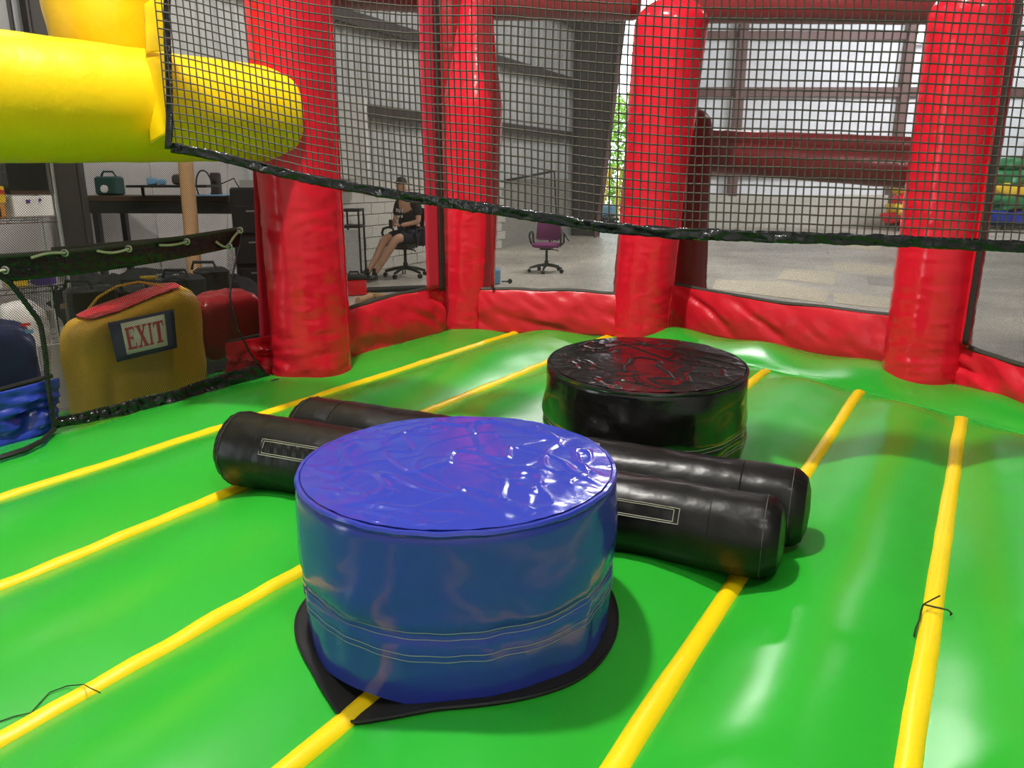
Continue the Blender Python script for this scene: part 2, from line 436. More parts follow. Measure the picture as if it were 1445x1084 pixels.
P2, c2 = column(655, 467, 2.62, .232, seed=4.1, taper=[(0, 1), (1.75, 1), (2.1, .72), (2.6, .4)], dx=.14)
P3, c3 = column(900, 478, 2.42, .23, seed=7.7, dx=.15, taper=[(0, 1), (1, 1.02), (2.4, 1.14)])
P4, c4 = column(1299, 549, 2.2, .225, seed=2.2)
for o, l in ((P1, 'red column at the yellow tube end, left of the seated person'), (P2, 'red column narrowing at its top, second from left'),
             (P3, 'red column behind the black pedestal'), (P4, 'red column standing rightmost with a long shine')): tag(o, l)
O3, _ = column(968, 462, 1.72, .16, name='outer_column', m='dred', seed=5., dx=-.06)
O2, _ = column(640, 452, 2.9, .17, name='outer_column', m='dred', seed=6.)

def bar(p0, p1, r, m, name='cross_tube', seed=0., n=40, parent=None, wr=.004, cap=.5, r1=None):
    ra = r
    b = MB(); p0, p1 = Vector(p0), Vector(p1); d = (p1 - p0); L = d.length; d.normalize()
    a = d.cross(Vector((0, 0, 1))).normalized(); u_ = a.cross(d)
    rings = [r * cap * t / L for t in (0, .12, .3, .55, .8, 1)]
    def fn(u, v):
        k_ = round(v * n)
        v = rings[k_] if k_ < 6 else 1 - rings[n - k_] if n - k_ < 6 else lerp(rings[5], 1 - rings[5], (k_ - 5) / (n - 10))
        x = v * L; e = min(x, L - x); rr = r * (1 if r1 is None else lerp(1, r1 / r, v))
        if e < r * cap: q = 1 - e / (r * cap); rr = rr * (1 - cap * .8 * (1 - math.sqrt(max(0, 1 - q * q))))
        t = 2 * math.pi * u
        rr += wr * nz((math.cos(t) * 1.5, math.sin(t) * 1.5, x * 9), 1, seed)
        return p0 + d * x + a * rr * math.cos(t) + u_ * rr * math.sin(t)
    b.grid(fn, 40, n, closeu=True)
    b.add([fn(i / 40, 0) for i in range(40)], [tuple(range(40))]); b.add([fn(i / 40, 1) for i in range(40)], [tuple(range(40))])
    return b.build(name, m, parent or ARENA)
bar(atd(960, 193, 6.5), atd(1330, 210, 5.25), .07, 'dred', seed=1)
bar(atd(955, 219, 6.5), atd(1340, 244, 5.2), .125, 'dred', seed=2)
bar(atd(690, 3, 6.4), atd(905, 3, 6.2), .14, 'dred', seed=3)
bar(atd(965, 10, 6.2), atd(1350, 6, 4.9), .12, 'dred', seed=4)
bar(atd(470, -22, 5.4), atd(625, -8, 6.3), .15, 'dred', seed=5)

# mesh walls between the columns: fine mesh, binding, crumpled skirt
def mesh_wall(b0, b1, yt0, yt1, seed, sag=0., zb=.07, top=2.5, m='skirt', bands=()):
    A, B = at(*b0, zb), at(*b1, zb)
    TA, TB = atY(b0[0], yt0, A.y), atY(b1[0], yt1, B.y)
    A.z -= .06; B.z -= .06
    A, B = A + (A - B) * .14, B + (B - A) * .1
    nrm = (B - A).cross(Vector((0, 0, 1))).normalized()
    if nrm.y > 0: nrm = -nrm
    L = (B - A).length
    def hz(u): return lerp(TA.z, TB.z, u) - sag * math.sin(math.pi * u) + .012 * nz((u * 5, seed, 0), 1, seed)
    def fm(u, v):
        p = A.lerp(B, u); z0 = hz(u); return Vector((p.x, p.y, lerp(z0, top, v))) + nrm * .012 * nz((u * 3, v * 3, seed), 1)
    o = fine_mesh(fm, L, top - (TA.z + TB.z) / 2).build('mesh_wall', 'fine', ARENA, smooth=False)
    def fs(u, v):
        p = A.lerp(B, u); z0 = hz(u)
        x_ = u * L; wp = .5 * nz((x_ * 1.1, v, seed + 2), 1)
        c1_ = abs(nz((x_ * 1.9 + v * 1.2 + wp, v * .4 + wp, seed), 1)); c2_ = nz((x_ * 4.5 - v * 1.2, v * 1.5, seed + 4), 1)
        k = math.sin(math.pi * v) ** .7 * (.032 * min(1, c1_ * 5) + .016 * c2_ + .01 * nz((x_ * 11 + v * 3, v * 4, seed), 1)) + .01
        return Vector((p.x, p.y, lerp(A.z, z0, v))) + nrm * (k + .03 * (1 - v))
    MB().grid(fs, 70, 26).build('skirt', m, o, solid=.004, angle=80)
    MB().tube([fm(i / 30, 0) + nrm * .004 for i in range(31)], .016, 6).build('binding', 'binding', o)
    for (x, y0, y1, wpx, mm, off) in bands:
        u = None
        # vertical fabric band close to a column, standing in the plane of the wall
        v = ray(x, y1); nn = nrm; t = (A - EYEV).dot(nn) / v.dot(nn); q = EYEV + v * t + nn * off
        ww = wpx * q.y / F / 2; e = (B - A).normalized()
        f2 = lambda a, c: q + e * (ww * (2 * a - 1)) / max(.35, abs(e.x)) + Vector((0, 0, 1)) * (c * (top - q.z)) + nn * .004 * nz((a * 3, c * 22, x), 1)
        MB().grid(f2, 4, 60).build('side_band', mm, o, solid=.004)
    return o, A, B, nrm
mesh_wall((500, 492), (612, 462), 437, 408, 1.1, sag=-.03, bands=((605, 270, 407, 17, 'pink', .05), (617, 270, 410, 6, 'fine', .055)))
mesh_wall((697, 457), (857, 462), 408, 414, 2.3, sag=-.01, bands=((697, 270, 405, 4, 'dred', .05),))
mesh_wall((980, 458), (1252, 503), 404, 443, 3.7, sag=.03)
mesh_wall((1352, 535), (1500, 590), 485, 530, 4.9, sag=.02, bands=((1370, 0, 488, 10, 'skirt', .06), (1378, 0, 486, 4, 'fine', .07)))

# entrance side (left): yellow tube, post, outer mesh, skirts, step
tl, tr = atd(0, 139, 3.48), atd(350, 163, 4.55)
dv = (tr - tl); t0 = tl - dv * .9
tend = atd(397, 163, 4.36)
yt = bar(t0, tend, .3, 'yellow', 'yellow_tube', seed=8, n=90, wr=.004, cap=.16, r1=.25); tag(yt, 'thick yellow tube bridging the entrance')
pc = atd(158, 75, 4.05)
b = MB()
def fpost(u, v):
    a = 2 * math.pi * u; z = lerp(pc.z - .08, 3.1, v); r = .3 * (1 - .35 * math.exp(-(z - pc.z + .1) / .09)); r += .008 * nz((math.cos(a) * 2, math.sin(a) * 2, z * 8), 1, 3)
    return Vector((pc.x + r * math.cos(a), pc.y + r * math.sin(a), z))
yp = b.grid(fpost, 44, 60, closeu=True).build('yellow_post', 'yellow', ARENA); tag(yp, 'yellow post rising from the entrance tube')
def flap(pts, name, d, fold):
    (a, b_, c, d_) = [atd(x, y, dd) for (x, y), dd in zip(pts, d)]
    f = lambda u, v: a.lerp(b_, u).lerp(d_.lerp(c, u), v) + ray(240, 140) * -fold * (math.sin(u * 3.14) * (.5 + .5 * math.sin(v * 9)))
    return MB().grid(f, 12, 24).build(name, 'yellow', yt, solid=.006)
flap(((203, 8), (238, -20), (239, 72), (206, 74)), 'flap', (3.6, 3.56, 3.56, 3.6), .012)
flap(((205, 82), (239, 79), (234, 190), (212, 204)), 'flap', (3.6, 3.55, 3.55, 3.62), .014)

WB = -3.86
def wallW(pxs_top, pxs_bot, w, name, m, seed, fold=.04, parent=ARENA, nu=50, nv=22, solid=.005):
    def f(u, v):
        t = (pl(pxs_top, lerp(pxs_top[0][0], pxs_top[-1][0], u))); bt = pl(pxs_bot, lerp(pxs_bot[0][0], pxs_bot[-1][0], u))
        xt = lerp(pxs_top[0][0], pxs_top[-1][0], u); xb = lerp(pxs_bot[0][0], pxs_bot[-1][0], u)
        p = atW(lerp(xb, xt, v), lerp(bt, t, v), w)
        k = math.sin(math.pi * v) * fold * (nz((u * 5, v * 3.5, seed), 1) + .6 * nz((u * 3 + v * 9, v * 6, seed), 1))
        return p + Vector((CS, -SS, 0)) * (k + fold * .4)
    return MB().grid(f, nu, nv).build(name, m, parent, solid=solid, angle=80)
def omesh(x0, x1, bot):
    def om(u, v):
        x = lerp(x0, x1, u); return atW(x, lerp(pl(bot, x), 225, v), WB)
    A_ = (om(0, .5) - om(1, .5)).length; B_ = (om(.5, 0) - om(.5, 1)).length
    o = fine_mesh(om, A_, B_, seg=6).build('mesh_wall', 'fine', ARENA, smooth=False)
    MB().tube([om(i / 20, 0) + Vector((CS, -SS, 0)) * .01 for i in range(21)], .012, 6).build('binding', 'binding', o)
    return o
omesh(72, 322, [(72, 352), (322, 330)])
omesh(320, 376, [(320, 483), (376, 470)])
o = omesh(-60, 72, [(-60, 556), (0, 549), (72, 530)])
wallW([(-60, 560), (0, 552), (80, 532)], [(-60, 655), (0, 640), (80, 602)], -3.8, 'blue_skirt', 'sblue', 2.2, .05, o)
wallW([(315, 484), (392, 470)], [(315, 545), (392, 528)], -3.8, 'skirt', 'skirt', 3.3, .06, o)
q = lambda a, c: atW(lerp(357, 367, c) + a * 19, 238 + (400 - 238) * c * 1.5, WB + .03)
MB().grid(q, 3, 30).build('side_band', 'pink', o, solid=.003)
MB().tube([atW(lerp(374, 390, i / 10), lerp(238, 478, i / 10), WB + .05) for i in range(11)], .016, 6).build('side_binding', 'fine', o)
# step outside the opening
st = MB()
st.grid(lambda u, v: W(lerp(-4.75, -3.76, u), lerp(1.0, 4.2, v), -.2 + .04 * math.sin(math.pi * u) ** .6), 24, 40)
st.box(W(-4.255, 2.6, (G - .205) / 2), (.99, 3.2, abs(G) - .21), -SA)
st.build('entrance_step', 'green', ARENA)

# ------------------------------------------------------------------ the two pedestals
def pedestal(name, label, c, r, zt, m, seed, tilt=0., stitch='thread2', zb=.0, wk=1.):
    t = thing(name, label, 'pedestal', (c[0], c[1], zb)); n = 160
    rot = Matrix.Rotation(tilt, 3, 'X')
    C0 = Vector((c[0], c[1], zb))
    H_ = zt - zb
    def side(u, v):
        a = 2 * math.pi * u; z = v * H_
        rr = r * (.985 + .015 * sm(v * 1.6)) + .006 * math.sin(math.pi * v)
        rr -= .007 * math.exp(-((v - .43) / .035) ** 2)
        fold = math.exp(-((v - .3) / .22) ** 2)
        rr += wk * .012 * max(0, nz((math.cos(a) * 2.4 + z * 2, math.sin(a) * 2.4, z * 6 - a), 1, seed + 3)) * math.sin(math.pi * v)
        rr += .011 * fold * nz((math.cos(a) * 6, math.sin(a) * 6, z * 2.5 + a * .4), 1, seed) + .008 * nz((math.cos(a) * 2.2, math.sin(a) * 2.2, z * 5 + a), 1, seed)
        q = (v - .93) / .07
        if q > 0: rr -= .022 * q ** 2.2
        return C0 + rot @ Vector((rr * math.cos(a), rr * math.sin(a), z))
    def top(u, v):
        a = 2 * math.pi * u; q = 1 - v
        x, y = q * math.cos(a), q * math.sin(a)
        z = .006 * (1 - q * q)
        cr = nz((x * 2.1 + y, y * 1.6 - x * .5, seed), 1); cr2 = nz((x * 3.4 - y * 2, y * 3.8, seed + 5), 1)
        ridge = (max(0, 1 - abs(cr) * 16) * .5 + max(0, 1 - abs(cr2) * 14) * .35)
        z += .008 * ridge * min(1, q * 1.6) * min(1., (1 - q) * 9 + .15)
        cr3 = nz((x * 3.4 + y * 2.6, y * 1.6 - x * .8, seed + 9), 1)
        z += (.0022 * nz((x * 3, y * 3, seed), 1) + .0045 * max(0, 1 - abs(cr3) * 13)) * min(1, (1 - q) * 6)
        z += .0025 * nz((math.cos(a) * 16, math.sin(a) * 16, q * 2), 1, seed) * q ** 6
        return C0 + rot @ Vector(((r - .012) * x, (r - .012) * y, H_ + z))
    MB().grid(side, n, 50, closeu=True).build('side_cover', m, t)
    MB().grid(top, 220, 110, closeu=True).build('top_cover', m, t)
    pts = [C0 + rot @ Vector(((r - .004) * math.cos(2 * math.pi * i / 120), (r - .004) * math.sin(2 * math.pi * i / 120), H_ - .008 + .003 * nz((i * .4, seed, 0), 1))) for i in range(121)]
    MB().tube(pts, .0075, 6, cap=False).build('rim_seam', m, t)
    for vz in (.41, .445, .45 - .125, .29):
        MB().tube([side(i / 160, vz) + (rot @ Vector((math.cos(2 * math.pi * i / 160), math.sin(2 * math.pi * i / 160), 0))) * .0012 for i in range(161)], .0011, 4, cap=False).build('stitch_line', stitch, t)
    return t, side
bp, bside = pedestal('blue_pedestal', 'blue vinyl covered round pedestal on a black mat in the foreground', (-.141, 1.878), .408, .483, 'blue', 1.7, zb=.05)
kp, kside = pedestal('black_pedestal', 'black vinyl covered round pedestal behind the two poles', (.565, 3.165), .414, .452, 'black', 6.2, tilt=R(3), zb=.03, stitch='thread', wk=2.2)
# black mat that peeks out under the blue pedestal
b = MB(); cx, cy = -.141, 1.878; N = 96
def mat_r(a):
    r = .418
    r += .018 * max(0, math.cos(a - R(200))) ** 2 + .012 * max(0, math.cos(a - R(310)))
    return r
ring = []
for i in range(N):
    a = 2 * math.pi * i / N; ring.append((cx + mat_r(a) * math.cos(a), cy + mat_r(a) * math.sin(a)))
corner = at(500, 1019, .02); pA = at(430, 868, .02); pB = at(548, 1008, .02); pN = at(512, 1016, .02)
poly = []
for i in range(N):
    a = 2 * math.pi * i / N; x, y = ring[i]
    da = (a - math.atan2(corner.y - cy, corner.x - cx)) % (2 * math.pi)
    if da > math.pi: da -= 2 * math.pi
    if abs(da) < .42:
        k = 1 - abs(da) / .42; rc = (Vector((corner.x - cx, corner.y - cy, 0))).length
        rr = lerp(mat_r(a), rc, k ** 1.15); x, y = cx + rr * math.cos(a), cy + rr * math.sin(a)
    poly.append((x, y))
mt = thing('base_mat', 'flat black mat under the blue pedestal with one pointed corner', 'mat', (cx, cy, .0))
vs = []
for q, h in ((.0, .008), (.5, .008), (.93, .009), (1, .008), (1.0, -.01)):
    for (x, y) in poly:
        xx, yy = cx + (x - cx) * q, cy + (y - cy) * q
        w_, s_ = ws(Vector((xx, yy, 0))); vs.append((xx, yy, max(0, floor_z(w_, s_)) * (1 if q > .4 else 0) + h))
b.add(vs, [(j * N + i, j * N + (i + 1) % N, j * N + N + (i + 1) % N, j * N + N + i) for j in range(4) for i in range(N)])
b.build('mat_sheet', 'mat', mt)
MB().tube([(x, y, max(0, floor_z(*ws(Vector((x, y, 0))))) + .008) for x, y in poly + poly[:1]], .004, 5, cap=False).build('edge_binding', 'cord', mt)

# ------------------------------------------------------------------ the two poles
def pole(label, p0, p1, r0, r1, seed):
    p0, p1 = Vector(p0), Vector(p1); d = p1 - p0; L = d.length; d.normalize()
    t = thing('jousting_pole', label, 'pole', ((p0 + p1) / 2)[:2] + (.03,), 'padded poles lying on the arena floor')
    a = d.cross(Vector((0, 0, 1))).normalized(); up = a.cross(d)
    def fn(u, v, o=0.):
        # v from -.. : end disc, bevel, shaft
        x = v * L; e = min(x, L - x); r = lerp(r0, r1, v); tt = 2 * math.pi * u
        q = max(0., 1 - e / .06); rr = r * (1 - .2 * q ** 2.2)
        pk = math.exp(-((e - .03) / .03) ** 2)
        rr += .003 * pk * math.sin(tt * 30 + 2 * math.sin(tt * 3)) + .004 * nz((math.cos(tt) * 2, math.sin(tt) * 2, x * 4), 1, seed)
        rr += .0022 * nz((math.cos(tt) * 1.2, math.sin(tt) * 1.2, x * 17), 1, seed + 2) + .002 * nz((math.cos(tt) * 3, math.sin(tt) * 3, x * 30), 1, seed + 5)
        rr -= .004 * math.exp(-((e - .2) / .008) ** 2)
        rr += o
        return p0 + d * x + a * rr * math.cos(tt) + up * rr * math.sin(tt)
    b = MB(); V = [0, .003, .008, .014, .02, .03] + [.03 + .94 * i / 90 for i in range(1, 90)] + [.97, .98, .986, .992, .997, 1]
    n = 64; vs = [fn(i / n, v) for v in V for i in range(n)]
    b.add(vs, [(j * n + i, j * n + (i + 1) % n, j * n + n + (i + 1) % n, j * n + n + i) for j in range(len(V) - 1) for i in range(n)])
    for e, s in ((0., -1), (1., 1)):
        pc_ = p0 + d * L * e; ring = [fn(i / n, e) for i in range(n)]
        mid = [pc_.lerp(p, .6) + d * s * .012 for p in ring]
        b.add(ring + mid + [pc_ + d * s * .016], [(i, (i + 1) % n, n + (i + 1) % n, n + i) for i in range(n)] + [(n + i, n + (i + 1) % n, 2 * n) for i in range(n)])
    body = b.build('pole_cover', 'pole', t, angle=60)
    for e in (.2 / L, 1 - .2 / L):
        MB().tube([fn(i / 48, e, .001) for i in range(49)], .003, 5, cap=False).build('end_seam', 'pole', t)
    for e in (.022, 1 - .022):
        MB().tube([fn(i / 48, e, .001) for i in range(49)], .0015, 4, cap=False).build('stitch_ring', 'dim', t)
    return t, fn, L
def patch(t, fn, v0, v1, u0, u1, name='stitched_patch', m='pole', gather=0., lines=True, st='thread'):
    f = lambda a, c: fn(lerp(u0, u1, c), lerp(v0, v1, a), .003 + (gather * (.5 + .5 * math.sin(a * 60 + 3 * c)) * math.sin(math.pi * c)))
    MB().grid(f, 60, 10).build(name, m, t)
    if lines:
        for ins in (0, .12):
            vi, ui = (v1 - v0) * ins * .25, (u1 - u0) * ins
            a0, a1, b0, b1 = v0 + vi, v1 - vi, u0 + ui, u1 - ui
            pts = [fn(b0, lerp(a0, a1, i / 24), .005) for i in range(25)] + [fn(lerp(b0, b1, i / 6), a1, .005) for i in range(7)] + \
                  [fn(b1, lerp(a1, a0, i / 24), .005) for i in range(25)] + [fn(lerp(b1, b0, i / 6), a0, .005) for i in range(7)]
            MB().tube(pts, .0014, 4, cap=False).build('stitch_line', st, t)
def ctr(px, py, z): return at(px, py, z)
fL, fR = ctr(331, 630, .175), ctr(1100, 762, .15)
bL, bR = ctr(428, 603, .185), ctr(1136, 719, .165)
ft, ff, fLn = pole('black padded pole lying nearest, directly behind the blue pedestal', fL, fR, .147, .127, 3.1)
bt, bf, bLn = pole('black padded pole lying farther back, against the black pedestal', bL, bR, .138, .128, 8.8)

patch(ft, ff, .115, .3, .055, .118, gather=.006)
patch(ft, ff, .6, .86, .062, .118)
patch(bt, bf, .63, .655, .14, .215, 'stitched_label', 'thread2')
# ------------------------------------------------------------------ hanging net (coarse cord net with a black hem)
NETP = [(240, 3.5), (330, 3.55), (430, 3.55), (560, 3.45), (700, 3.2), (860, 3.05), (1100, 2.98), (1445, 2.95), (1700, 2.9)]
HEM = [(236, 204), (300, 216), (370, 234), (430, 249), (500, 262), (600, 279), (700, 293), (780, 306), (860, 318), (950, 326), (1100, 331), (1280, 337), (1445, 345), (1700, 352)]
def smooth_tab(tab, x): return (pl(tab, x - 18) + pl(tab, x) + pl(tab, x + 18)) / 3
def hem_pt(px): return atd(px, smooth_tab(HEM, px) - 3, smooth_tab(NETP, px))
line = [hem_pt(240 + i * 4) for i in range(366)]
acc = [0.]
for a, c in zip(line, line[1:]): acc.append(acc[-1] + (Vector((c.x, c.y, 0)) - Vector((a.x, a.y, 0))).length)
def along(s):
    for i in range(len(acc) - 1):
        if s <= acc[i + 1]:
            return line[i].lerp(line[i + 1], (s - acc[i]) / (acc[i + 1] - acc[i]))
    return line[-1]
NET = thing('hanging_net', 'black square mesh net hanging across the arena with black vinyl hem', 'net', tuple(line[120]))
CW, CH, ZT = .0295, .0346, 2.62
ncol = int(acc[-1] / CW)
base = [along(i * CW) for i in range(ncol + 1)]
def npt(i, z):
    p = base[i]; h = z - p.z
    k = .02 * nz((p.x * 1.5, h * 1.2, 2), 1) + .05 * h * 0
    return Vector((p.x + .004 * nz((i * .35, z * 3, 1), 1) + .012 * nz((p.x * 2, z * 1.5, 8), 1), p.y + k, z))
b = MB()
for i in range(ncol + 1):
    n = 26; z0 = base[i].z
    b.tube([npt(i, lerp(z0, ZT, (j / n))) for j in range(n + 1)], .0031, 4, cap=False)
nrow = int((ZT - .9) / CH) + 8
zref = [p.z for p in base]
for j in range(1, nrow):
    pts = []
    for i in range(ncol + 1):
        # rows follow the hem near it and level out towards the top
        z0 = zref[i]; z = z0 + j * CH
        if z > ZT: 
            if len(pts) > 1: b.tube(pts, .0031, 4, cap=False)
            pts = []; continue
        pts.append(npt(i, z + .0025 * nz((i * .3, j * .9, 3), 1)))
    if len(pts) > 1: b.tube(pts, .0031, 4, cap=False)
tag(b.build('cord_mesh', 'net', NET, smooth=True), kind='stuff')
hb = MB()
def hemf(u, v):
    s = u * acc[-1]; p = along(s)
    k = .006 * nz((s * 14, v * 2, 0), 1) + .004 * nz((s * 40, v * 3, 4), 1)
    return Vector((p.x, p.y - .004 + k * 2, p.z + .004 - .043 * v + k * .6))
hb.grid(hemf, 420, 5).build('hem', 'band', NET, solid=.007, angle=70)
sp = [atd(237 + 6 * i / 20 * (1 if i < 20 else 1), lerp(208, -40, i / 20), 3.70) for i in range(21)]
sv = MB()
sv.grid(lambda u, v: atd(lerp(233, 242, u) + 2 * math.sin(v * 7), lerp(210, -60, v), 3.47), 3, 40)
sv.build('side_strap', 'band', NET, solid=.012)
NET_TOP = [npt(i, ZT) for i in range(0, ncol + 1, 6)]
MB().tube(NET_TOP, .012, 6).build('head_rope', 'cord', NET)

# ------------------------------------------------------------------ entrance curtain laced with pale cord
CURT = thing('entrance_curtain', 'black mesh flap with shiny black border laced across the entrance', 'curtain', tuple(at(225, 572, 0)))
LX = [(0, 72), (.5, 64), (.72, 56), (.86, 16), (1, -40)]; LY = [(0, 604), (.5, 510), (.72, 455), (.86, 400), (1, 364)]
RX = [(0, 376), (.12, 350), (.3, 330), (.5, 325), (1, 342)]; RY = [(0, 531), (.12, 500), (.3, 462), (.5, 420), (1, 322)]
def cur(u, v):
    x = lerp(pl(LX, v), pl(RX, v), u); y = lerp(pl(LY, v), pl(RY, v), u)
    y += 14 * math.sin(math.pi * u) * (1 - v) * .35 + 6 * math.sin(math.pi * u) * v
    p = atW(x, y, -3.71)
    fo = .05 * math.sin(math.pi * min(1, v * 1.05)) * nz((u * 3, v * 2.2, 5), 1) + .05 * (1 - v) ** 3 * (.6 + nz((u * 6, 0, 2), 1))
    return p + Vector((CS, -SS, 0)) * fo
La = (cur(0, .5) - cur(1, .5)).length
MB_c = fine_mesh(lambda u, v: cur(u, .06 + .82 * v), La, .72, wid=.0019, seg=10)
MB_c.build('curtain_mesh', 'fine', CURT, smooth=False)
def crink(u, v, v0, v1, am, se):
    p = cur(u, lerp(v0, v1, v)); k = am * nz((u * 34, v * 3, se), 1) + am * .6 * nz((u * 80, v * 2, se), 1)
    return p + Vector((CS, -SS, .3)) * k
MB().grid(lambda u, v: crink(u, v, -.005, .075, .022, 1), 160, 8).build('bottom_border', 'band', CURT, solid=.006, angle=80)
tb = MB().grid(lambda u, v: crink(u, v, .87, 1.0, .006, 2), 120, 8).build('top_border', 'band', CURT, solid=.006, angle=80)
MB().tube([cur(i / 40, 1.0) for i in range(41)], .011, 6).build('top_rope_hem', 'binding', CURT)
for u in (0, 1):
    MB().tube([cur(u, i / 30) for i in range(31)], .013 if u == 0 else .006, 6).build('side_border', 'band', CURT)
MB().tube([cur(0, -.0), at(60, 622, .06), at(35, 635, .06), at(0, 646, .06), at(-40, 653, .06)], [.012, .011, .014, .013, .012], 6).build('tie_strap', 'cord', CURT)
for x0, y0, x1, y1, sg in ((44, 364, 92, 357, -3), (137, 354, 182, 351, 4), (225, 346, 264, 341, 2), (305, 341, 324, 348, 3), (324, 344, 339, 325, -2), (-12, 384, 8, 381, 0)):
    pts = []
    for i in range(9):
        t = i / 8; x = lerp(x0, x1, t); y = lerp(y0, y1, t) + sg * math.sin(math.pi * t)
        pts.append(atW(x, y, -3.71 + .03))
    MB().tube(pts, .0065, 6).build('lacing_cord', 'rope', CURT)
    e = pts[-1]; MB().tube([e + Vector((math.cos(a) * .015, -.004, math.sin(a) * .015)) for a in [i * .6283 for i in range(11)]], .004, 5, cap=False).build('eyelet', 'steel', CURT)
bk = thing('strap_buckle', 'small black buckle on the green floor at the left column foot', 'buckle', tuple(at(388, 536, .03)))
bkp = at(388, 537, .035); MB().box(bkp, (.06, .022, .012), R(60), ch=.003).box(bkp + Vector((.045, .02, 0)), (.05, .018, .008), R(40), ch=.002).build('buckle_body', 'plastic', bk)

# cords on the floor
def gpt(x, y, h=.006):
    p = at(x, y, 0.02)
    for _ in range(4):
        z = max(0, floor_z(*ws(p))) + h; p = at(x, y, z)
    return p
def cordthing(name, label, segs, r, m='cord', lift=.006):
    b = MB()
    for pts in segs: b.tube([gpt(x, y, h) for x, y, h in pts], r, 6)
    o = b.build(name, m); tag(o, label, 'cord'); return o
cordthing('tie_cord', 'black cord tied round the yellow strip nearest the right edge',
          [[(1290, 898, .006), (1292, 888, .008), (1298, 874, .01), (1300, 862, .012), (1303, 853, .03), (1316, 846, .045), (1326, 841, .045)],
           [(1303, 853, .03), (1320, 857, .04), (1338, 861, .03), (1343, 866, .012), (1341, 868, .006)]], .0024)
cordthing('loose_thread', 'thin dark thread curling over the lower left yellow strip',
          [[(-12, 1024, .003), (0, 1018, .003), (20, 1011, .003), (44, 1006, .004), (56, 992, .004), (70, 977, .004), (95, 968, .005), (118, 966, .03), (127, 971, .03), (142, 978, .006)]], .0013)

# ------------------------------------------------------------------ EXIT bundle and clutter outside the entrance
EX = thing('exit_bundle', 'yellow vinyl bundle with red top and EXIT sign outside the entrance', 'bundle', tuple(at(190, 590, -.03)))
EU = Vector((.62, .78, 0)).normalized()
e0 = atd(193, 507, 4.75); EN = Vector((EU.y, -EU.x, 0))
def ebx(u, v, w_, seed, hx=.385, hy=.2, hz=.36):
    """rounded cushion surface, u around, v along height"""
    a = 2 * math.pi * u; ph = math.pi * (v - .5)
    def se(c, p): return math.copysign(abs(c) ** p, c)
    x = hx * se(math.cos(a), .35) * se(math.cos(ph), .25); y = hy * se(math.sin(a), .4) * se(math.cos(ph), .3); z = hz * se(math.sin(ph), .35)
    x -= .06 * z / hz * 0
    k = .02 * nz((x * 3, y * 4, z * 4), 1, seed) + .012 * nz((x * 11, y * 9, z * 8), 1, seed)
    crease = -.025 * math.exp(-((x + .24 - z * .15) / .025) ** 2) - .02 * math.exp(-((x - .26 + z * .2) / .03) ** 2) * (1 if z > -.1 else .3)
    nn = Vector((x / hx, y / hy, z / hz)).normalized()
    x, y, z = x + nn.x * (k + crease), y + nn.y * (k + crease), z + nn.z * k
    z += .085 * (x / hx)
    return w_ + EU * x + EN * y + Vector((0, 0, z))
MB().grid(lambda u, v: ebx(u, v, e0, 2.), 90, 60, closeu=True).build('bundle_body', 'bag', EX, angle=80)
etop = lambda u, v: ebx(.5 + .5 * (.02 + .96 * u), lerp(.86, .965, v), e0 + Vector((0, 0, .012)) + EN * .012, 2., .452, .203, .363)
MB().grid(lambda u, v: ebx(u, lerp(.9, 1., v), e0 + Vector((0, 0, .012)), 2., .389, .206, .365), 90, 16, closeu=True).build('red_top', 'skirt', EX, angle=80)
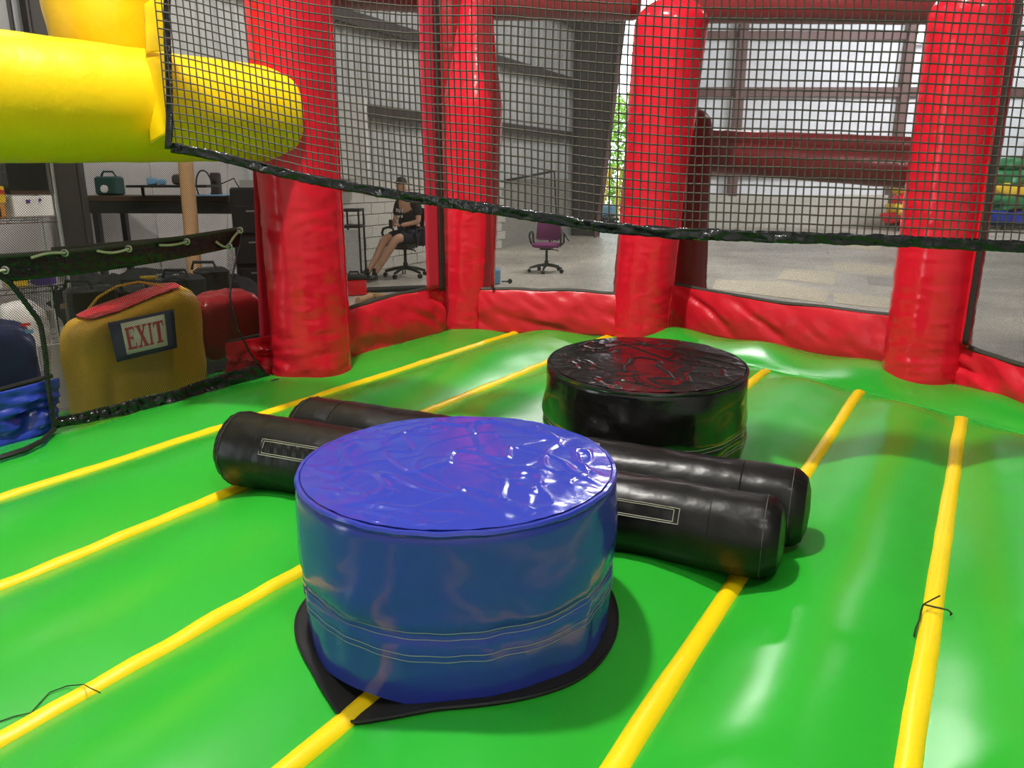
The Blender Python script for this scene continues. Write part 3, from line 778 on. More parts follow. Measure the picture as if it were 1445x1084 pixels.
# the sign: navy patch, cream plate, serif letters
sc0, sc1, sc2, sc3 = (152, 456), (245, 436), (250, 491), (165, 511)
def sgn(a, c, off):
    x = lerp(lerp(sc3[0], sc2[0], a), lerp(sc0[0], sc1[0], a), c); y = lerp(lerp(sc3[1], sc2[1], a), lerp(sc0[1], sc1[1], a), c)
    return atd(x, y, lerp(4.36, 4.56, a) - .03 + .02 * math.cos(a * 3)) + EN * off
MB().grid(lambda a, c: sgn(a, c, 0), 14, 8).build('sign_patch', 'navy', EX, solid=.01)
MB().grid(lambda a, c: sgn(lerp(.17, .84, a), lerp(.13, .93, c), .012), 12, 8).build('sign_plate', 'sign', EX, solid=.004)
def letters():
    b = MB()
    L = {'E': [[(0, 0), (.3, 0), (.3, 1), (0, 1)], [(-.08, 0), (1, 0), (1, .09), (-.08, .09)], [(-.08, .91), (.95, .91), (.95, 1), (-.08, 1)], [(.3, .47), (.72, .47), (.72, .55), (.3, .55)], [(.9, 0), (1, 0), (1, .26), (.94, .26)], [(.88, 1), (.95, 1), (.95, .76), (.9, .76)], [(.66, .4), (.72, .4), (.72, .62), (.66, .62)]],
         'X': [[(.02, 1), (.3, 1), (.98, 0), (.68, 0)], [(.78, 1), (.9, 1), (.2, 0), (.08, 0)], [(-.06, .93), (.42, .93), (.42, 1), (-.06, 1)], [(.62, .93), (1.04, .93), (1.04, 1), (.62, 1)], [(-.06, 0), (.36, 0), (.36, .07), (-.06, .07)], [(.56, 0), (1.08, 0), (1.08, .07), (.56, .07)]],
         'I': [[(.32, 0), (.68, 0), (.68, 1), (.32, 1)], [(.1, 0), (.9, 0), (.9, .08), (.1, .08)], [(.1, .92), (.9, .92), (.9, 1), (.1, 1)]],
         'T': [[(.36, 0), (.66, 0), (.66, 1), (.36, 1)], [(0, .91), (1, .91), (1, 1), (0, 1)], [(0, 1), (.07, 1), (.07, .74), (0, .74)], [(.93, 1), (1, 1), (1, .74), (.93, .74)], [(.18, 0), (.84, 0), (.84, .08), (.18, .08)]]}
    for ch, a0, a1 in (('E', .215, .345), ('X', .375, .53), ('I', .55, .62), ('T', .64, .79)):
        m = []
        for poly in L[ch]:
            n = len(poly); vs = [sgn(lerp(a0, a1, x), lerp(.25, .8, y), .017) for x, y in poly] + [sgn(lerp(a0, a1, x), lerp(.25, .8, y), .021) for x, y in poly]
            b.add(vs, [tuple(range(n - 1, -1, -1)), tuple(range(n, 2 * n))] + [(i, (i + 1) % n, n + (i + 1) % n, n + i) for i in range(n)])
    return b
letters().build('exit_lettering', 'signred', EX, smooth=False)
hp = [(104, 472), (118, 445), (138, 420), (165, 404), (195, 398), (225, 402), (248, 418), (262, 432)]
MB().tube([atd(x, y, 4.8) for x, y in hp], .008, 7).build('yellow_handle', 'bag', EX)

def cushion(name, label, cat, c, hx, hy, hz, rz, m, seed, pw=.5, lump=.02):
    b = MB(); c = Vector(c); rot = Matrix.Rotation(rz, 3, 'Z')
    def se(q, p): return math.copysign(abs(q) ** p, q)
    def f(u, v):
        a = 2 * math.pi * u; ph = math.pi * (v - .5)
        p = Vector((hx * se(math.cos(a), pw) * se(math.cos(ph), pw), hy * se(math.sin(a), pw) * se(math.cos(ph), pw), hz * se(math.sin(ph), pw)))
        k = 1 + lump / min(hx, hy, hz) * (nz(p * 5, 1, seed) + .5 * nz(p * 13, 1, seed))
        return c + rot @ (p * k)
    o = b.grid(f, 48, 32, closeu=True).build(name, m, angle=80); tag(o, label, cat); return o
cushion('red_cushion', 'dark red vinyl cushion piece right of the EXIT bundle', 'cushion', atd(318, 452, 5.25) - Vector((0, 0, .03)), .24, .16, .22, R(50), 'dred', 3)
p = atd(14, 512, 4.45); cushion('navy_bag', 'navy bag leaning behind the mesh at far left', 'bag', (p.x - .08, p.y, p.z - .03), .2, .15, .26, R(50), 'navy', 5)
p = atd(40, 490, 5.0); wbag = cushion('white_bag', 'white bag with dark cord strap beside the navy bag', 'bag', (p.x - .02, p.y + .02, p.z), .14, .12, .26, R(40), 'white', 6, lump=.03)
MB().tube([atd(x, y, 4.5) for x, y in ((28, 480), (40, 490), (52, 505), (50, 517), (38, 516), (30, 503))], .006, 6).build('cord_strap', 'cord', wbag)
for k, (x, y, w_, h_, m) in enumerate(((28, 462, .06, .022, 'signred'), (40, 468, .05, .02, 'sheetblue'), (36, 458, .05, .015, 'signred'))):
    MB().box(atd(x, y, 4.47), (w_, .004, h_), R(40)).build('printed_mark', m, wbag, smooth=False)
# grey board between bag and bundle
p = atd(85, 530, 4.95); gb = MB().box(p, (.2, .03, .42), R(45), ch=.004).build('grey_board', mat('grey_board', (.4, .37, .36), .7)); tag(gb, 'grey board upright between white bag and EXIT bundle', 'board')
# dark equipment behind the curtain
DK = [(130, 430, 5.6, .34, .22, 'plastic'), (205, 425, 5.9, .42, .2, 'plastic'), (262, 415, 6.2, .3, .25, 'shirt'), (300, 400, 6.4, .26, .22, 'plastic')]
kinds = (('black_case', 'black hard case behind the left end of the EXIT bundle', 'case'), ('equipment_bag', 'black equipment bag behind the middle of the EXIT bundle', 'bag'),
         ('black_duffel', 'black soft duffel behind the right end of the EXIT bundle', 'bag'), ('black_crate', 'black crate under the desk beside the red cushion', 'crate'))
for (x, y, d, hx, hz, m), (nm, lb, ct) in zip(DK, kinds):
    p = atd(x, y, d); z1 = p.z + hz * .6
    t = thing(nm, lb, ct, (p.x, p.y, G))
    MB().box((p.x, p.y, (z1 + G) / 2), (hx * .98, .2, z1 - G), R(40), ch=.03).build('case_shell', m, t)
    MB().tube([(p.x - .1, p.y - .15, z1), (p.x - .08, p.y - .15, z1 + .06), (p.x + .08, p.y - .15, z1 + .06), (p.x + .1, p.y - .15, z1)], .012, 6).build('carry_handle', 'plastic', t)
    MB().box(Vector((p.x, p.y, z1 - .12)) + Vector((-.64, -.77, 0)) * .11, (.2, .012, .03), R(40)).build('latch_strip', 'steel', t)
for k, (x, y, d, m, lb) in enumerate(((208, 392, 6.15, 'carton', 'small yellow tool resting on the black equipment bag'), (232, 392, 6.3, 'violet', 'small violet tool resting beside the yellow one'))):
    p = atd(x, y, d); t = thing('hand_tool', lb, 'tool', p)
    MB().tube([p - Vector((.05, .02, 0)), p + Vector((.06, .03, 0))], .016, 8).build('grip', m, t)
    MB().box(p + Vector((.08, .04, 0)), (.05, .03, .05), R(30), ch=.006).build('tool_head', 'steel', t)

p = atd(225, 430, 7.2)
cushion('black_tarp', 'black tarp heap on the floor under the work desk, behind the black cases', 'tarp', (p.x, p.y, -.03), .85, .22, .37, R(12), 'shirt', 11, pw=.6, lump=.05)
# ------------------------------------------------------------------ wire shelf with its load
SH = thing('wire_shelf', 'chrome wire shelving unit at the left edge of the picture', 'shelf', tuple(at(40, 470, G)))
sA = atd(82, 300, 6.5); sdir = Vector((.66, .75, 0)).normalized(); sn = Vector((-sdir.y, sdir.x, 0))
posts = [sA, sA - sdir * 1.2, sA + sn * .45, sA - sdir * 1.2 + sn * .45]
for p in posts:
    MB().tube([(p.x, p.y, G), (p.x, p.y, 1.55)], .016, 8).build('post', 'chrome', SH)
zs = [atd(82, y, 6.5).z for y in (306, 405, 490)]
for z in zs + [1.5]:
    b = MB()
    for dz in (0, -.04):
        cyc = [posts[0], posts[1], posts[3], posts[2], posts[0]]
        for p, q in zip(cyc, cyc[1:]): b.tube([(p.x, p.y, z + dz), (q.x, q.y, z + dz)], .005, 5)
    for i in range(1, 24):
        p = posts[0] - sdir * 1.2 * i / 24; q = p + sn * .45; b.tube([(p.x, p.y, z), (q.x, q.y, z)], .0025, 4)
        if i % 2: b.tube([(p.x, p.y, z), (p.x - sdir.x * .05, p.y - sdir.y * .05, z - .04)], .0025, 4)
    tag(b.build('wire_deck', 'chrome', SH), kind='stuff')
def crate(name, label, cat, t, n, z, sx, sy, sz, m, parts=(), group=None):
    c = sA - sdir * t + sn * n; rz = math.atan2(sdir.y, sdir.x)
    th = thing(name, label, cat, (c.x, c.y, z), group)
    MB().box((c.x, c.y, z + sz / 2 + .004), (sx, sy, sz), rz, ch=.008).build('body', m, th)
    for (pn, dx, dz, w_, h_, pm) in parts:
        q = c + sdir * dx - sn * (sy / 2 + .004); MB().box((q.x, q.y, z + dz), (w_, .01, h_), rz).build(pn, pm, th, smooth=False)
    return th
crate('white_carton', 'white carton with small blue print on the wire shelf', 'carton', .16, .2, zs[0], .3, .3, .17, 'white', (('printed_mark', -.04, .13, .03, .025, 'violet'), ('printed_mark', .05, .14, .02, .02, 'violet')))
crate('yellow_carton', 'yellow carton with red band on the wire shelf, upper one', 'carton', .5, .2, zs[0] + .11, .3, .26, .14, 'carton', (('red_band', 0, .1, .29, .03, 'signred'),))
crate('orange_carton', 'orange carton with dark picture under the yellow carton', 'carton', .5, .2, zs[0], .28, .25, .1, mat('orange_carton', (.6, .25, .05), .6, var=.3, vscale=20), (('dark_picture', .06, .05, .08, .07, 'plastic'),))
crate('black_box', 'black box resting on the white carton', 'box', .16, .22, zs[0] + .18, .3, .28, .28, 'plastic', (('box_edge', 0, .02, .3, .03, 'pwood'),))
crate('yellow_spool', 'small yellow box on the lower wire deck', 'box', .35, .16, zs[1], .13, .16, .12, 'carton', (('lid_edge', 0, .11, .13, .012, 'bag'),))
crate('violet_box', 'small violet box on the lower wire deck', 'box', .14, .16, zs[1], .15, .16, .1, 'violet', (('lid_edge', 0, .09, .15, .012, 'navy'),))
crate('white_jar', 'small white box at the left end of the lower wire deck', 'box', .52, .16, zs[1], .1, .12, .1, 'white', (('lid_edge', 0, .09, .1, .012, 'steel'),))
# steel building column behind the shelf
b = MB(); p = atd(104, 300, 7.6)
for dx in (-.13, .13):
    b.box((p.x + dx * CS * 0 + dx, p.y, 3.5), (.02, .24, 7.9), R(20))
b.box((p.x, p.y, 3.5), (.26, .02, 7.9), R(20)).build('trim_2', 'frame', smooth=False)
tag(D.objects['trim_2'], kind='structure')
b = MB(); p = atd(20, 30, 7.9)
b.box((p.x, p.y, 3.5), (.03, .3, 7.9), R(20)).box((p.x + .28, p.y, 3.5), (.03, .3, 7.9), R(20)).box((p.x + .14, p.y, 3.5), (.28, .02, 7.9), R(20)).build('trim_3', 'frame', smooth=False)
tag(D.objects['trim_3'], kind='structure')

# ------------------------------------------------------------------ work desk
DS = thing('work_desk', 'dark work desk behind the entrance with a raised screen arm', 'desk', tuple(at(280, 420, G)))
d0, d1 = atd(120, 285, 8.2), atd(372, 277, 8.0); dd = (d1 - d0); dd.z = 0; L = dd.length; dd.normalize(); dn = Vector((-dd.y, dd.x, 0)); zt = d1.z; rz = math.atan2(dd.y, dd.x)
m_ = (d0 + d1) / 2 + dn * .3
MB().box((m_.x, m_.y, zt - .03), (L + .2, .62, .06), rz, ch=.006).build('desk_top', 'pwood', DS)
MB().box((m_.x - dn.x * .3, m_.y - dn.y * .3, zt - .12), (L, .03, .12), rz).build('apron', 'plastic', DS)
for a in (-.46, .46):
    for n_ in (-.25, .25):
        q = m_ + dd * L * a + dn * n_; MB().box((q.x, q.y, (zt - .06 + G) / 2), (.06, .06, zt - .06 - G), rz).build('leg', 'plastic', DS)
q0, q1 = atd(180, 263, 7.9), atd(292, 263, 7.9); c = (q0 + q1) / 2
MB().box((c.x, c.y + .15, c.z), ((q1 - q0).length, .4, .025), R(2), ch=.005).build('raised_shelf', 'plastic', DS)
for x in (195, 252): 
    q = atd(x, 268, 8.0); MB().tube([(q.x, q.y + .1, zt), (q.x, q.y + .1, c.z)], .018, 7).build('shelf_leg', 'plastic', DS)
bs = MB().box(atd(292, 274, 7.9) + dn * .12 + Vector((0, 0, .005)), (.34, .3, .012), rz, ch=.003).build('blue_sheet', 'sheetblue'); tag(bs, 'pale blue sheet lying on the work desk', 'sheet')
bs.location.z += zt - (atd(292, 274, 7.9).z) + .004
TB = thing('teal_caddy', 'dark teal caddy with pale badge on the desk left end', 'caddy', (d0.x + .1, d0.y, zt))
q = atd(139, 262, 8.2) + dn * .2
MB().box((q.x, q.y, zt + .1), (.24, .2, .2), rz, ch=.02).build('caddy_body', 'teal', TB)
MB().lathe([(.04, -.005), (.042, .0), (.04, .006)], 18, (q.x - dn.x * .105, q.y - dn.y * .105, zt + .07), Matrix.Rotation(R(90), 3, 'X')).build('badge', 'white', TB)
MB().tube([(q.x - .08, q.y, zt + .2), (q.x - .05, q.y, zt + .25), (q.x + .05, q.y, zt + .25), (q.x + .08, q.y, zt + .2)], .012, 6).build('carry_handle', 'teal', TB)
# things on the raised shelf
for k, (x, m, s, lb, ct, nm) in enumerate(((208, 'sheetblue', .07, 'small blue tray on the raised desk shelf', 'tray', 'small_tray'), (222, 'sheetblue', .05, 'small pale block beside the blue tray on the raised shelf', 'block', 'small_block'), (247, 'frame', .1, 'dark lump of cloth by the cardboard tube on the raised shelf', 'cloth', 'dark_cloth'))):
    q = atd(x, 260, 7.95)
    o = cushion(nm, lb, ct, (q.x, q.y + .12, c.z + .012 + s * .55), s * .7, s * .6, s * .55, 0, m, k + 2, lump=.006)
TU = thing('cardboard_tube', 'tall brown cardboard tube standing in front of the desk', 'tube', tuple(at(268, 430, G)))
t0_, t1_ = atd(276, 420, 7.35), atd(262, 225, 7.35)
MB().tube([(t0_.x, t0_.y, G), (t1_.x, t1_.y, 1.5)], .068, 18).build('tube_wall', 'wood', TU)
MB().tube([(t1_.x, t1_.y, 1.5), (t1_.x, t1_.y, 1.51)], .05, 18).build('tube_bore', 'pwood', TU)
HC = thing('cable_coil', 'dark cable loop hanging on the white wall above the desk', 'cable', tuple(atd(288, 255, 9.0)))
q = atd(288, 262, 8.9); MB().tube([q + Vector((.09 * math.cos(a), 0, .17 * math.sin(a))) for a in [i * .3307 for i in range(20)]], .009, 6, cap=False).build('cable_loop', 'cord', HC)
MB().tube([q + Vector((.1, 0, .1)), q + Vector((.2, 0, .02)), q + Vector((.35, 0, .08)), q + Vector((.42, 0, -.05))], .008, 6).build('cable_tail', 'cord', HC)
SPK = thing('desk_speaker', 'dark upright speaker standing at the back of the desk', 'speaker', tuple(atd(305, 262, 8.4)))
q = atd(305, 262, 8.4); MB().box((q.x, q.y, zt + .12), (.09, .09, .24), rz, ch=.01).build('speaker_box', 'frame', SPK)
MB().lathe([(.03, 0), (.02, .006)], 14, (q.x, q.y - .047, zt + .15), Matrix.Rotation(R(90), 3, 'X')).build('speaker_cone', 'plastic', SPK)
TW = thing('tool_cabinet', 'tall black tool cabinet beside the left red column', 'cabinet', tuple(at(352, 440, G)))
q = atd(352, 340, 7.6)
MB().box((q.x, q.y + .2, .35), (.42, .4, 1.5), R(20), ch=.02).build('cabinet_body', 'plastic', TW)
for z in (-.1, .2, .5, .8):
    MB().box((q.x + .07, q.y - .015, z), (.36, .02, .26), R(20), ch=.006).build('drawer_front', 'plastic', TW)
    MB().box((q.x + .075, q.y - .03, z + .08), (.14, .012, .016), R(20)).build('drawer_handle', 'steel', TW)

# ------------------------------------------------------------------ chairs
def office_chair(name, label, base, facing, m, sc=1., mesh_back=True, arms='loop'):
    t = thing(name, label, 'chair', tuple(base)); B = Vector(base); f = Vector(facing).normalized(); r_ = Vector((f.y, -f.x, 0)) * -1
    P = lambda x, y, z: B + (r_ * x + f * y) * sc + Vector((0, 0, z * sc))          # y towards the front
    rot = Matrix((( r_.x, f.x, 0), (r_.y, f.y, 0), (0, 0, 1)))
    for k in range(5):
        a = k * 2 * math.pi / 5 + .3; e = (math.cos(a) * .3, math.sin(a) * .3)
        MB().tube([P(0, 0, .13), P(e[0] * .5, e[1] * .5, .115), P(e[0], e[1], .075)], [.03 * sc, .024 * sc, .018 * sc], 8).build('star_leg', 'plastic', t)
        cst = MB()
        for s_ in (-1, 1):
            q = P(e[0] - s_ * .016 * math.sin(a), e[1] + s_ * .016 * math.cos(a), .03); ax = (P(math.cos(a + 1.57), math.sin(a + 1.57), 0) - P(0, 0, 0)).normalized()
            cst.tube([q - ax * .009, q + ax * .009], .03 * sc, 12)
        cst.build('caster', 'plastic', t)
    MB().tube([P(0, 0, .1), P(0, 0, .2), P(0, 0, .2), P(0, 0, .41)], [.035 * sc, .035 * sc, .022 * sc, .022 * sc], 12).build('gas_lift', 'plastic', t)
    MB().box(P(0, 0, .41), (.2 * sc, .24 * sc, .04 * sc), rot=rot, ch=.008).build('seat_plate', 'plastic', t)
    MB().tube([P(.05, .05, .4), P(.2, .08, .39), P(.22, .08, .37)], .009 * sc, 6).build('tilt_lever', 'plastic', t)
    def se(q, p): return math.copysign(abs(q) ** p, q)
    def seat(u, v):
        a = 2 * math.pi * u; ph = math.pi * (v - .5)
        x = .235 * se(math.cos(a), .5) * se(math.cos(ph), .4); y = .225 * se(math.sin(a), .5) * se(math.cos(ph), .4); z = .04 * se(math.sin(ph), .7)
        return P(x, y + .02, .47 + z - .02 * max(0, y - .1) * 4)
    MB().grid(seat, 36, 16, closeu=True).build('seat', m, t)
    bk = lambda u, v: P((u - .5) * .42 * (1 - .1 * v) , -.22 - .08 * v + .05 * (2 * u - 1) ** 2 * 1 + .02 * math.sin(v * 3.14), .56 + .38 * v)
    if mesh_back:
        MB().grid(bk, 14, 12).build('backrest', m, t, solid=.014)
    fr_ = [bk(0, 0), bk(0, .5), bk(0, 1), bk(.25, 1.03), bk(.75, 1.03), bk(1, 1), bk(1, .5), bk(1, 0), bk(.75, -.03), bk(.25, -.03), bk(0, 0)]
    MB().tube(fr_, .015 * sc, 7, cap=False).build('back_frame', 'plastic' if m == 'plastic' else m, t)
    MB().tube([bk(.3, .15) - (f * .02), bk(.34, .5) - f * .02, bk(.66, .5) - f * .02, bk(.7, .15) - f * .02], .01 * sc, 6).build('lumbar_brace', 'plastic', t)
    MB().tube([P(0, -.1, .41), P(0, -.26, .42), P(0, -.29, .58), P(0, -.28, .7)], .018 * sc, 8).build('back_stem', 'plastic', t)
    for s_ in (-1, 1):
        MB().tube([P(s_ * .2, -.16, .43), P(s_ * .27, -.16, .5), P(s_ * .275, -.14, .66), P(s_ * .27, -.02, .69), P(s_ * .27, .12, .675), P(s_ * .275, .15, .62), P(s_ * .26, .08, .5), P(s_ * .2, .02, .43)], .017 * sc, 8).build('armrest', 'plastic', t)
    return t
office_chair('office_chair', 'purple mesh back office chair alone on the concrete floor', at(771, 384, G), (-.25, -1, 0), 'purple', 1.0)
pc_base = at(579, 391, G); PSC = 1.14
office_chair('office_chair', 'black office chair under the seated person', pc_base - Vector((.08, -.06, 0)), (-.4, -.9, 0), 'plastic', 1.16)

# ------------------------------------------------------------------ the seated person
def skin_mesh(name, verts, edges, radii, m, parent, sub=2, root=0):
    me = D.meshes.new(name); me.from_pydata([tuple(v) for v in verts], edges, []); o = D.objects.new(name, me); COL.objects.link(o)
    md = o.modifiers.new('s', 'SKIN'); o.modifiers.new('b', 'SUBSURF').levels = sub
    for i, r in enumerate(radii):
        sv_ = me.skin_vertices[0].data[i]; sv_.radius = (r, r) if not isinstance(r, tuple) else r; sv_.use_root = (i == root)
    bpy.context.view_layer.update()
    dg = bpy.context.evaluated_depsgraph_get()
    me2 = D.meshes.new_from_object(o.evaluated_get(dg)); D.objects.remove(o)
    me2.name = name; me2.materials.clear(); me2.materials.append(M_[m])
    for p in me2.polygons: p.use_smooth = True
    o2 = D.objects.new(name, me2); COL.objects.link(o2); o2.parent = parent; PARENTS.append(o2); return o2
PE = thing('person', 'person in black printed shirt and navy shorts sitting in the black office chair', 'person', tuple(pc_base))
pf = Vector((-.62, -.78, 0)).normalized(); pr = Vector((-pf.y, pf.x, 0))
PP = lambda x, y, z: pc_base + (pr * x + pf * y + Vector((0, 0, z))) * PSC
vv = [PP(0, -.06, .6), PP(0, -.06, .75), PP(0, .0, .95), PP(0, .04, 1.08), PP(.0, .08, 1.16), PP(0, .11, 1.25), PP(0, .12, 1.34),
      PP(-.1, -.04, .59), PP(-.11, .36, .57), PP(-.1, .54, .32), PP(-.13, .7, .1), PP(.1, -.04, .59), PP(.12, .36, .58), PP(.04, .52, .32), PP(-.04, .64, .1),
      PP(-.18, .0, 1.04), PP(-.25, .02, .8), PP(-.12, .24, .74), PP(.18, .0, 1.04), PP(.25, .04, .8), PP(.1, .25, .75)]
ed = [(0, 1), (1, 2), (2, 3), (3, 4), (4, 5), (5, 6), (0, 7), (7, 8), (8, 9), (9, 10), (0, 11), (11, 12), (12, 13), (13, 14), (3, 15), (15, 16), (16, 17), (3, 18), (18, 19), (19, 20)]
rr = [.14, .13, .15, .1, .055, .085, .075, .1, .072, .062, .043, .1, .072, .062, .043, .06, .045, .032, .06, .045, .032]
skin_mesh('body', vv, ed, rr, 'skin', PE)
sv_ = [vv[0], vv[1], vv[2], vv[3], vv[15], vv[15].lerp(vv[16], .75), vv[18], vv[18].lerp(vv[19], .75)]
skin_mesh('shirt', sv_, [(0, 1), (1, 2), (2, 3), (3, 4), (4, 5), (3, 6), (6, 7)], [.155, .15, .165, .105, .085, .07, .085, .07], 'shirt', PE)
sh_ = [vv[0], vv[7], vv[7].lerp(vv[8], .88), vv[11], vv[11].lerp(vv[12], .88)]
skin_mesh('shorts', sh_, [(0, 1), (1, 2), (0, 3), (3, 4)], [.16, .125, .108, .125, .108], 'shorts', PE)
for s_, k, a_ in ((-1, 10, 'l'), (1, 14, 'r')):
    an = vv[k]; fd = pf + pr * (.25 * s_)
    skin_mesh('sock', [an + Vector((0, 0, .1)), an, an - Vector((0, 0, .02))], [(0, 1), (1, 2)], [.046, .046, .045], 'shirt', PE, 1)
    skin_mesh('shoe', [an - pf * .05 - Vector((0, 0, .05)), an + fd * .06 - Vector((0, 0, .05)), an + fd * .17 - Vector((0, 0, .065))], [(0, 1), (1, 2)], [(.045, .048), (.045, .05), (.04, .033)], 'plastic', PE, 2)
for s_, k in ((-1, 17), (1, 20)):
    wr_ = vv[k]; to = (PP(-.0, .32, .76) - wr_).normalized(); up_ = Vector((0, 0, 1)); sd = to.cross(up_).normalized()
    skin_mesh('hand', [wr_, wr_ + to * .05, wr_ + to * .085], [(0, 1), (1, 2)], [.028, (.036, .018), (.03, .014)], 'skin', PE, 1)
    for q in range(4):
        o_ = up_ * (.024 - q * .016); b0_ = wr_ + to * .075 + o_
        MB().tube([b0_, b0_ + to * (.03 + .006 * (q in (1, 2))), b0_ + to * .045 + sd * .02 * s_, b0_ + to * .04 + sd * .04 * s_], [.009, .009, .008, .006], 6).build('finger', 'skin', PE)
    MB().tube([wr_ + to * .03 + up_ * .028, wr_ + to * .06 + up_ * .05, wr_ + to * .085 + up_ * .05], [.011, .01, .007], 6).build('thumb', 'skin', PE)
hc = vv[6]
def hairf(u, v):
    a = 2 * math.pi * u; ph = math.pi * .5 * v
    q = Vector((math.cos(a) * math.cos(ph), math.sin(a) * math.cos(ph), math.sin(ph)))
    return hc - Vector((0, 0, .02)) - pf * .012 + (pr * q.x * .088 + pf * q.y * .1 + Vector((0, 0, q.z * .105))) * (1 + .05 * nz(q * 6, 1, 2))
MB().grid(hairf, 30, 12, closeu=True).build('hair', 'hair', PE)
MB().tube([hc + pf * .07 - Vector((0, 0, .02)), hc + pf * .105 - Vector((0, 0, .065))], [.01, .016], 6).build('nose', 'skin', PE)
for s_ in (-1, 1):
    MB().lathe([(.004, -.008), (.011, -.004), (.011, .004), (.004, .008)], 8, hc + pf * .076 + pr * s_ * .032 - Vector((0, 0, .025))).build('eye', 'hair', PE)
    MB().lathe([(.008, -.03), (.014, -.01), (.016, .012), (.008, .026)], 8, hc + pr * s_ * .083 - Vector((0, 0, .04))).build('ear', 'skin', PE)
MB().tube([hc + pf * .083 + pr * .024 - Vector((0, 0, .1)), hc + pf * .09 - Vector((0, 0, .1)), hc + pf * .083 - pr * .024 - Vector((0, 0, .1))], .006, 6).build('mouth', 'signred', PE)
pm = MB(); cfr = PP(0, .16, .95)
for i, (x, z, w_, h_) in enumerate(((-.08, .03, .012, .05), (-.06, .05, .03, .012), (-.03, .03, .012, .05), (0, .04, .03, .012), (.01, .02, .012, .05), (.05, .03, .012, .05), (.07, .05, .03, .012), (-.02, -.05, .06, .03), (.04, -.05, .03, .04))):
    q = PP(x, .175 - abs(x) * .35, .92 + z); pm.box(q, (w_, .012, h_), math.atan2(pr.y, pr.x))
pm.build('shirt_print', 'print', PE, smooth=False)
ph = thing('phone', 'dark phone held in the hands of the seated person', 'phone', tuple(PP(0, .34, .76)))
MB().box(PP(0, .345, .77), (.075, .012, .14), math.atan2(pr.y, pr.x), ch=.004).build('phone_case', 'plastic', ph)
MB().box(PP(0, .337, .77), (.066, .003, .125), math.atan2(pr.y, pr.x)).build('phone_screen', 'navy', ph)

# ------------------------------------------------------------------ objects on the concrete around the person and beyond
CT_ = thing('metal_cart', 'black metal frame cart with grey panel beside the seated person', 'cart', tuple(at(498, 386, G)))
c = at(499, 397, G); h = 1.1
for dx in (-.13, .13):
    for dy in (0, .4):
        MB().tube([(c.x + dx, c.y + dy, G + .06), (c.x + dx, c.y + dy, G + h)], .016, 7).build('upright', 'plastic', CT_)
        MB().tube([(c.x + dx - .012, c.y + dy, G + .03), (c.x + dx + .012, c.y + dy, G + .03)], .03, 10).build('caster', 'plastic', CT_)
for z in (.1, .85, h):
    MB().box((c.x, c.y + .2, G + z), (.3, .44, .04), ch=.006).build('tray', 'plastic', CT_)
MB().box((c.x, c.y + .02, G + .46), (.24, .015, .68)).build('grey_panel', 'corr', CT_, smooth=False)
TBX = thing('red_toolbox', 'red toolbox with dark lid on the floor beside the cart', 'toolbox', tuple(at(505, 418, G)))
c = at(498, 418, G); MB().box((c.x, c.y + .15, G + .11), (.3, .26, .22), R(20), ch=.015).build('box_body', 'red', TBX)
MB().box((c.x, c.y + .15, G + .25), (.32, .28, .06), R(20), ch=.015).build('box_lid', 'plastic', TBX)
MB().tube([(c.x - .07, c.y + .15, G + .28), (c.x - .06, c.y + .15, G + .32), (c.x + .06, c.y + .15, G + .32), (c.x + .07, c.y + .15, G + .28)], .012, 6).build('box_handle', 'plastic', TBX)
for (x0, y0, x1, y1, r, m, nm, lb) in ((500, 410, 600, 406, .04, 'plastic', 'steel_bar', 'long black bar lying on the floor before the seated person'), (520, 416, 560, 421, .035, 'timber', 'timber_offcut', 'short yellow timber offcut under the black bar'), (505, 424, 524, 418, .04, 'wood', 'brown_offcut', 'short brown offcut near the red toolbox')):
    a, c = at(x0, y0, G + r), at(x1, y1, G + r); t = thing(nm, lb, 'bar', ((a.x + c.x) / 2, (a.y + c.y) / 2, G))
    MB().tube([a, c], r, 10).build('bar_body', m, t); MB().tube([c, c + (c - a).normalized() * .02], r * .9, 10).build('bar_end', 'pwood', t)
# white wall cabinet
q0, q1 = atY(484, 250, 12.7), atY(514, 140, 12.9); cb = thing('wall_cabinet', 'tall white cabinet mounted on the left wall beside the red column', 'cabinet', (q0.x, q0.y, q0.z))
MB().box(((q0.x + q1.x) / 2 - .2, 13.0, (q0.z + q1.z) / 2), (abs(q1.x - q0.x) + .4, .3, q1.z - q0.z + .06), ang - R(60), ch=.01).build('cabinet_body', 'white', cb)
MB().box((q1.x - .12, 12.84, (q0.z + q1.z) / 2), (.02, .03, .16), ang - R(60)).build('cabinet_handle', 'steel', cb)
# blower
BL = thing('blower_fan', 'orange and black blower fan standing on the far concrete floor', 'blower', tuple(at(720, 336, G)))
c = at(716, 336, G); ax = Vector((-.3, -1, 0)).normalized(); rr_ = Matrix.Rotation(math.atan2(ax.y, ax.x) + math.pi / 2, 3, 'Z') @ Matrix.Rotation(R(90), 3, 'X')
cc = Vector((c.x, c.y, G + .33))
MB().lathe([(.28, -.2), (.31, -.17), (.31, .17), (.28, .2)], 28, cc, rr_).build('housing', 'plastic', BL)
MB().lathe([(.1, .19), (.22, .19), (.235, .215), (.21, .235), (.12, .225), (.1, .2)], 28, cc, rr_).build('intake_ring', 'orange', BL)
MB().lathe([(.02, .2), (.085, .2), (.07, .24), (.02, .25)], 20, cc, rr_).build('motor_cap', 'orange', BL)
MB().box((c.x + .42, c.y + .1, G + .45), (.34, .34, .3), ch=.02).build('outlet', 'plastic', BL)
MB().box((c.x + .6, c.y + .1, G + .45), (.04, .36, .32), ch=.01).build('outlet_rim', 'orange', BL)
MB().box((c.x + .1, c.y, G + .03), (.7, .36, .06), ch=.01).build('foot', 'plastic', BL)
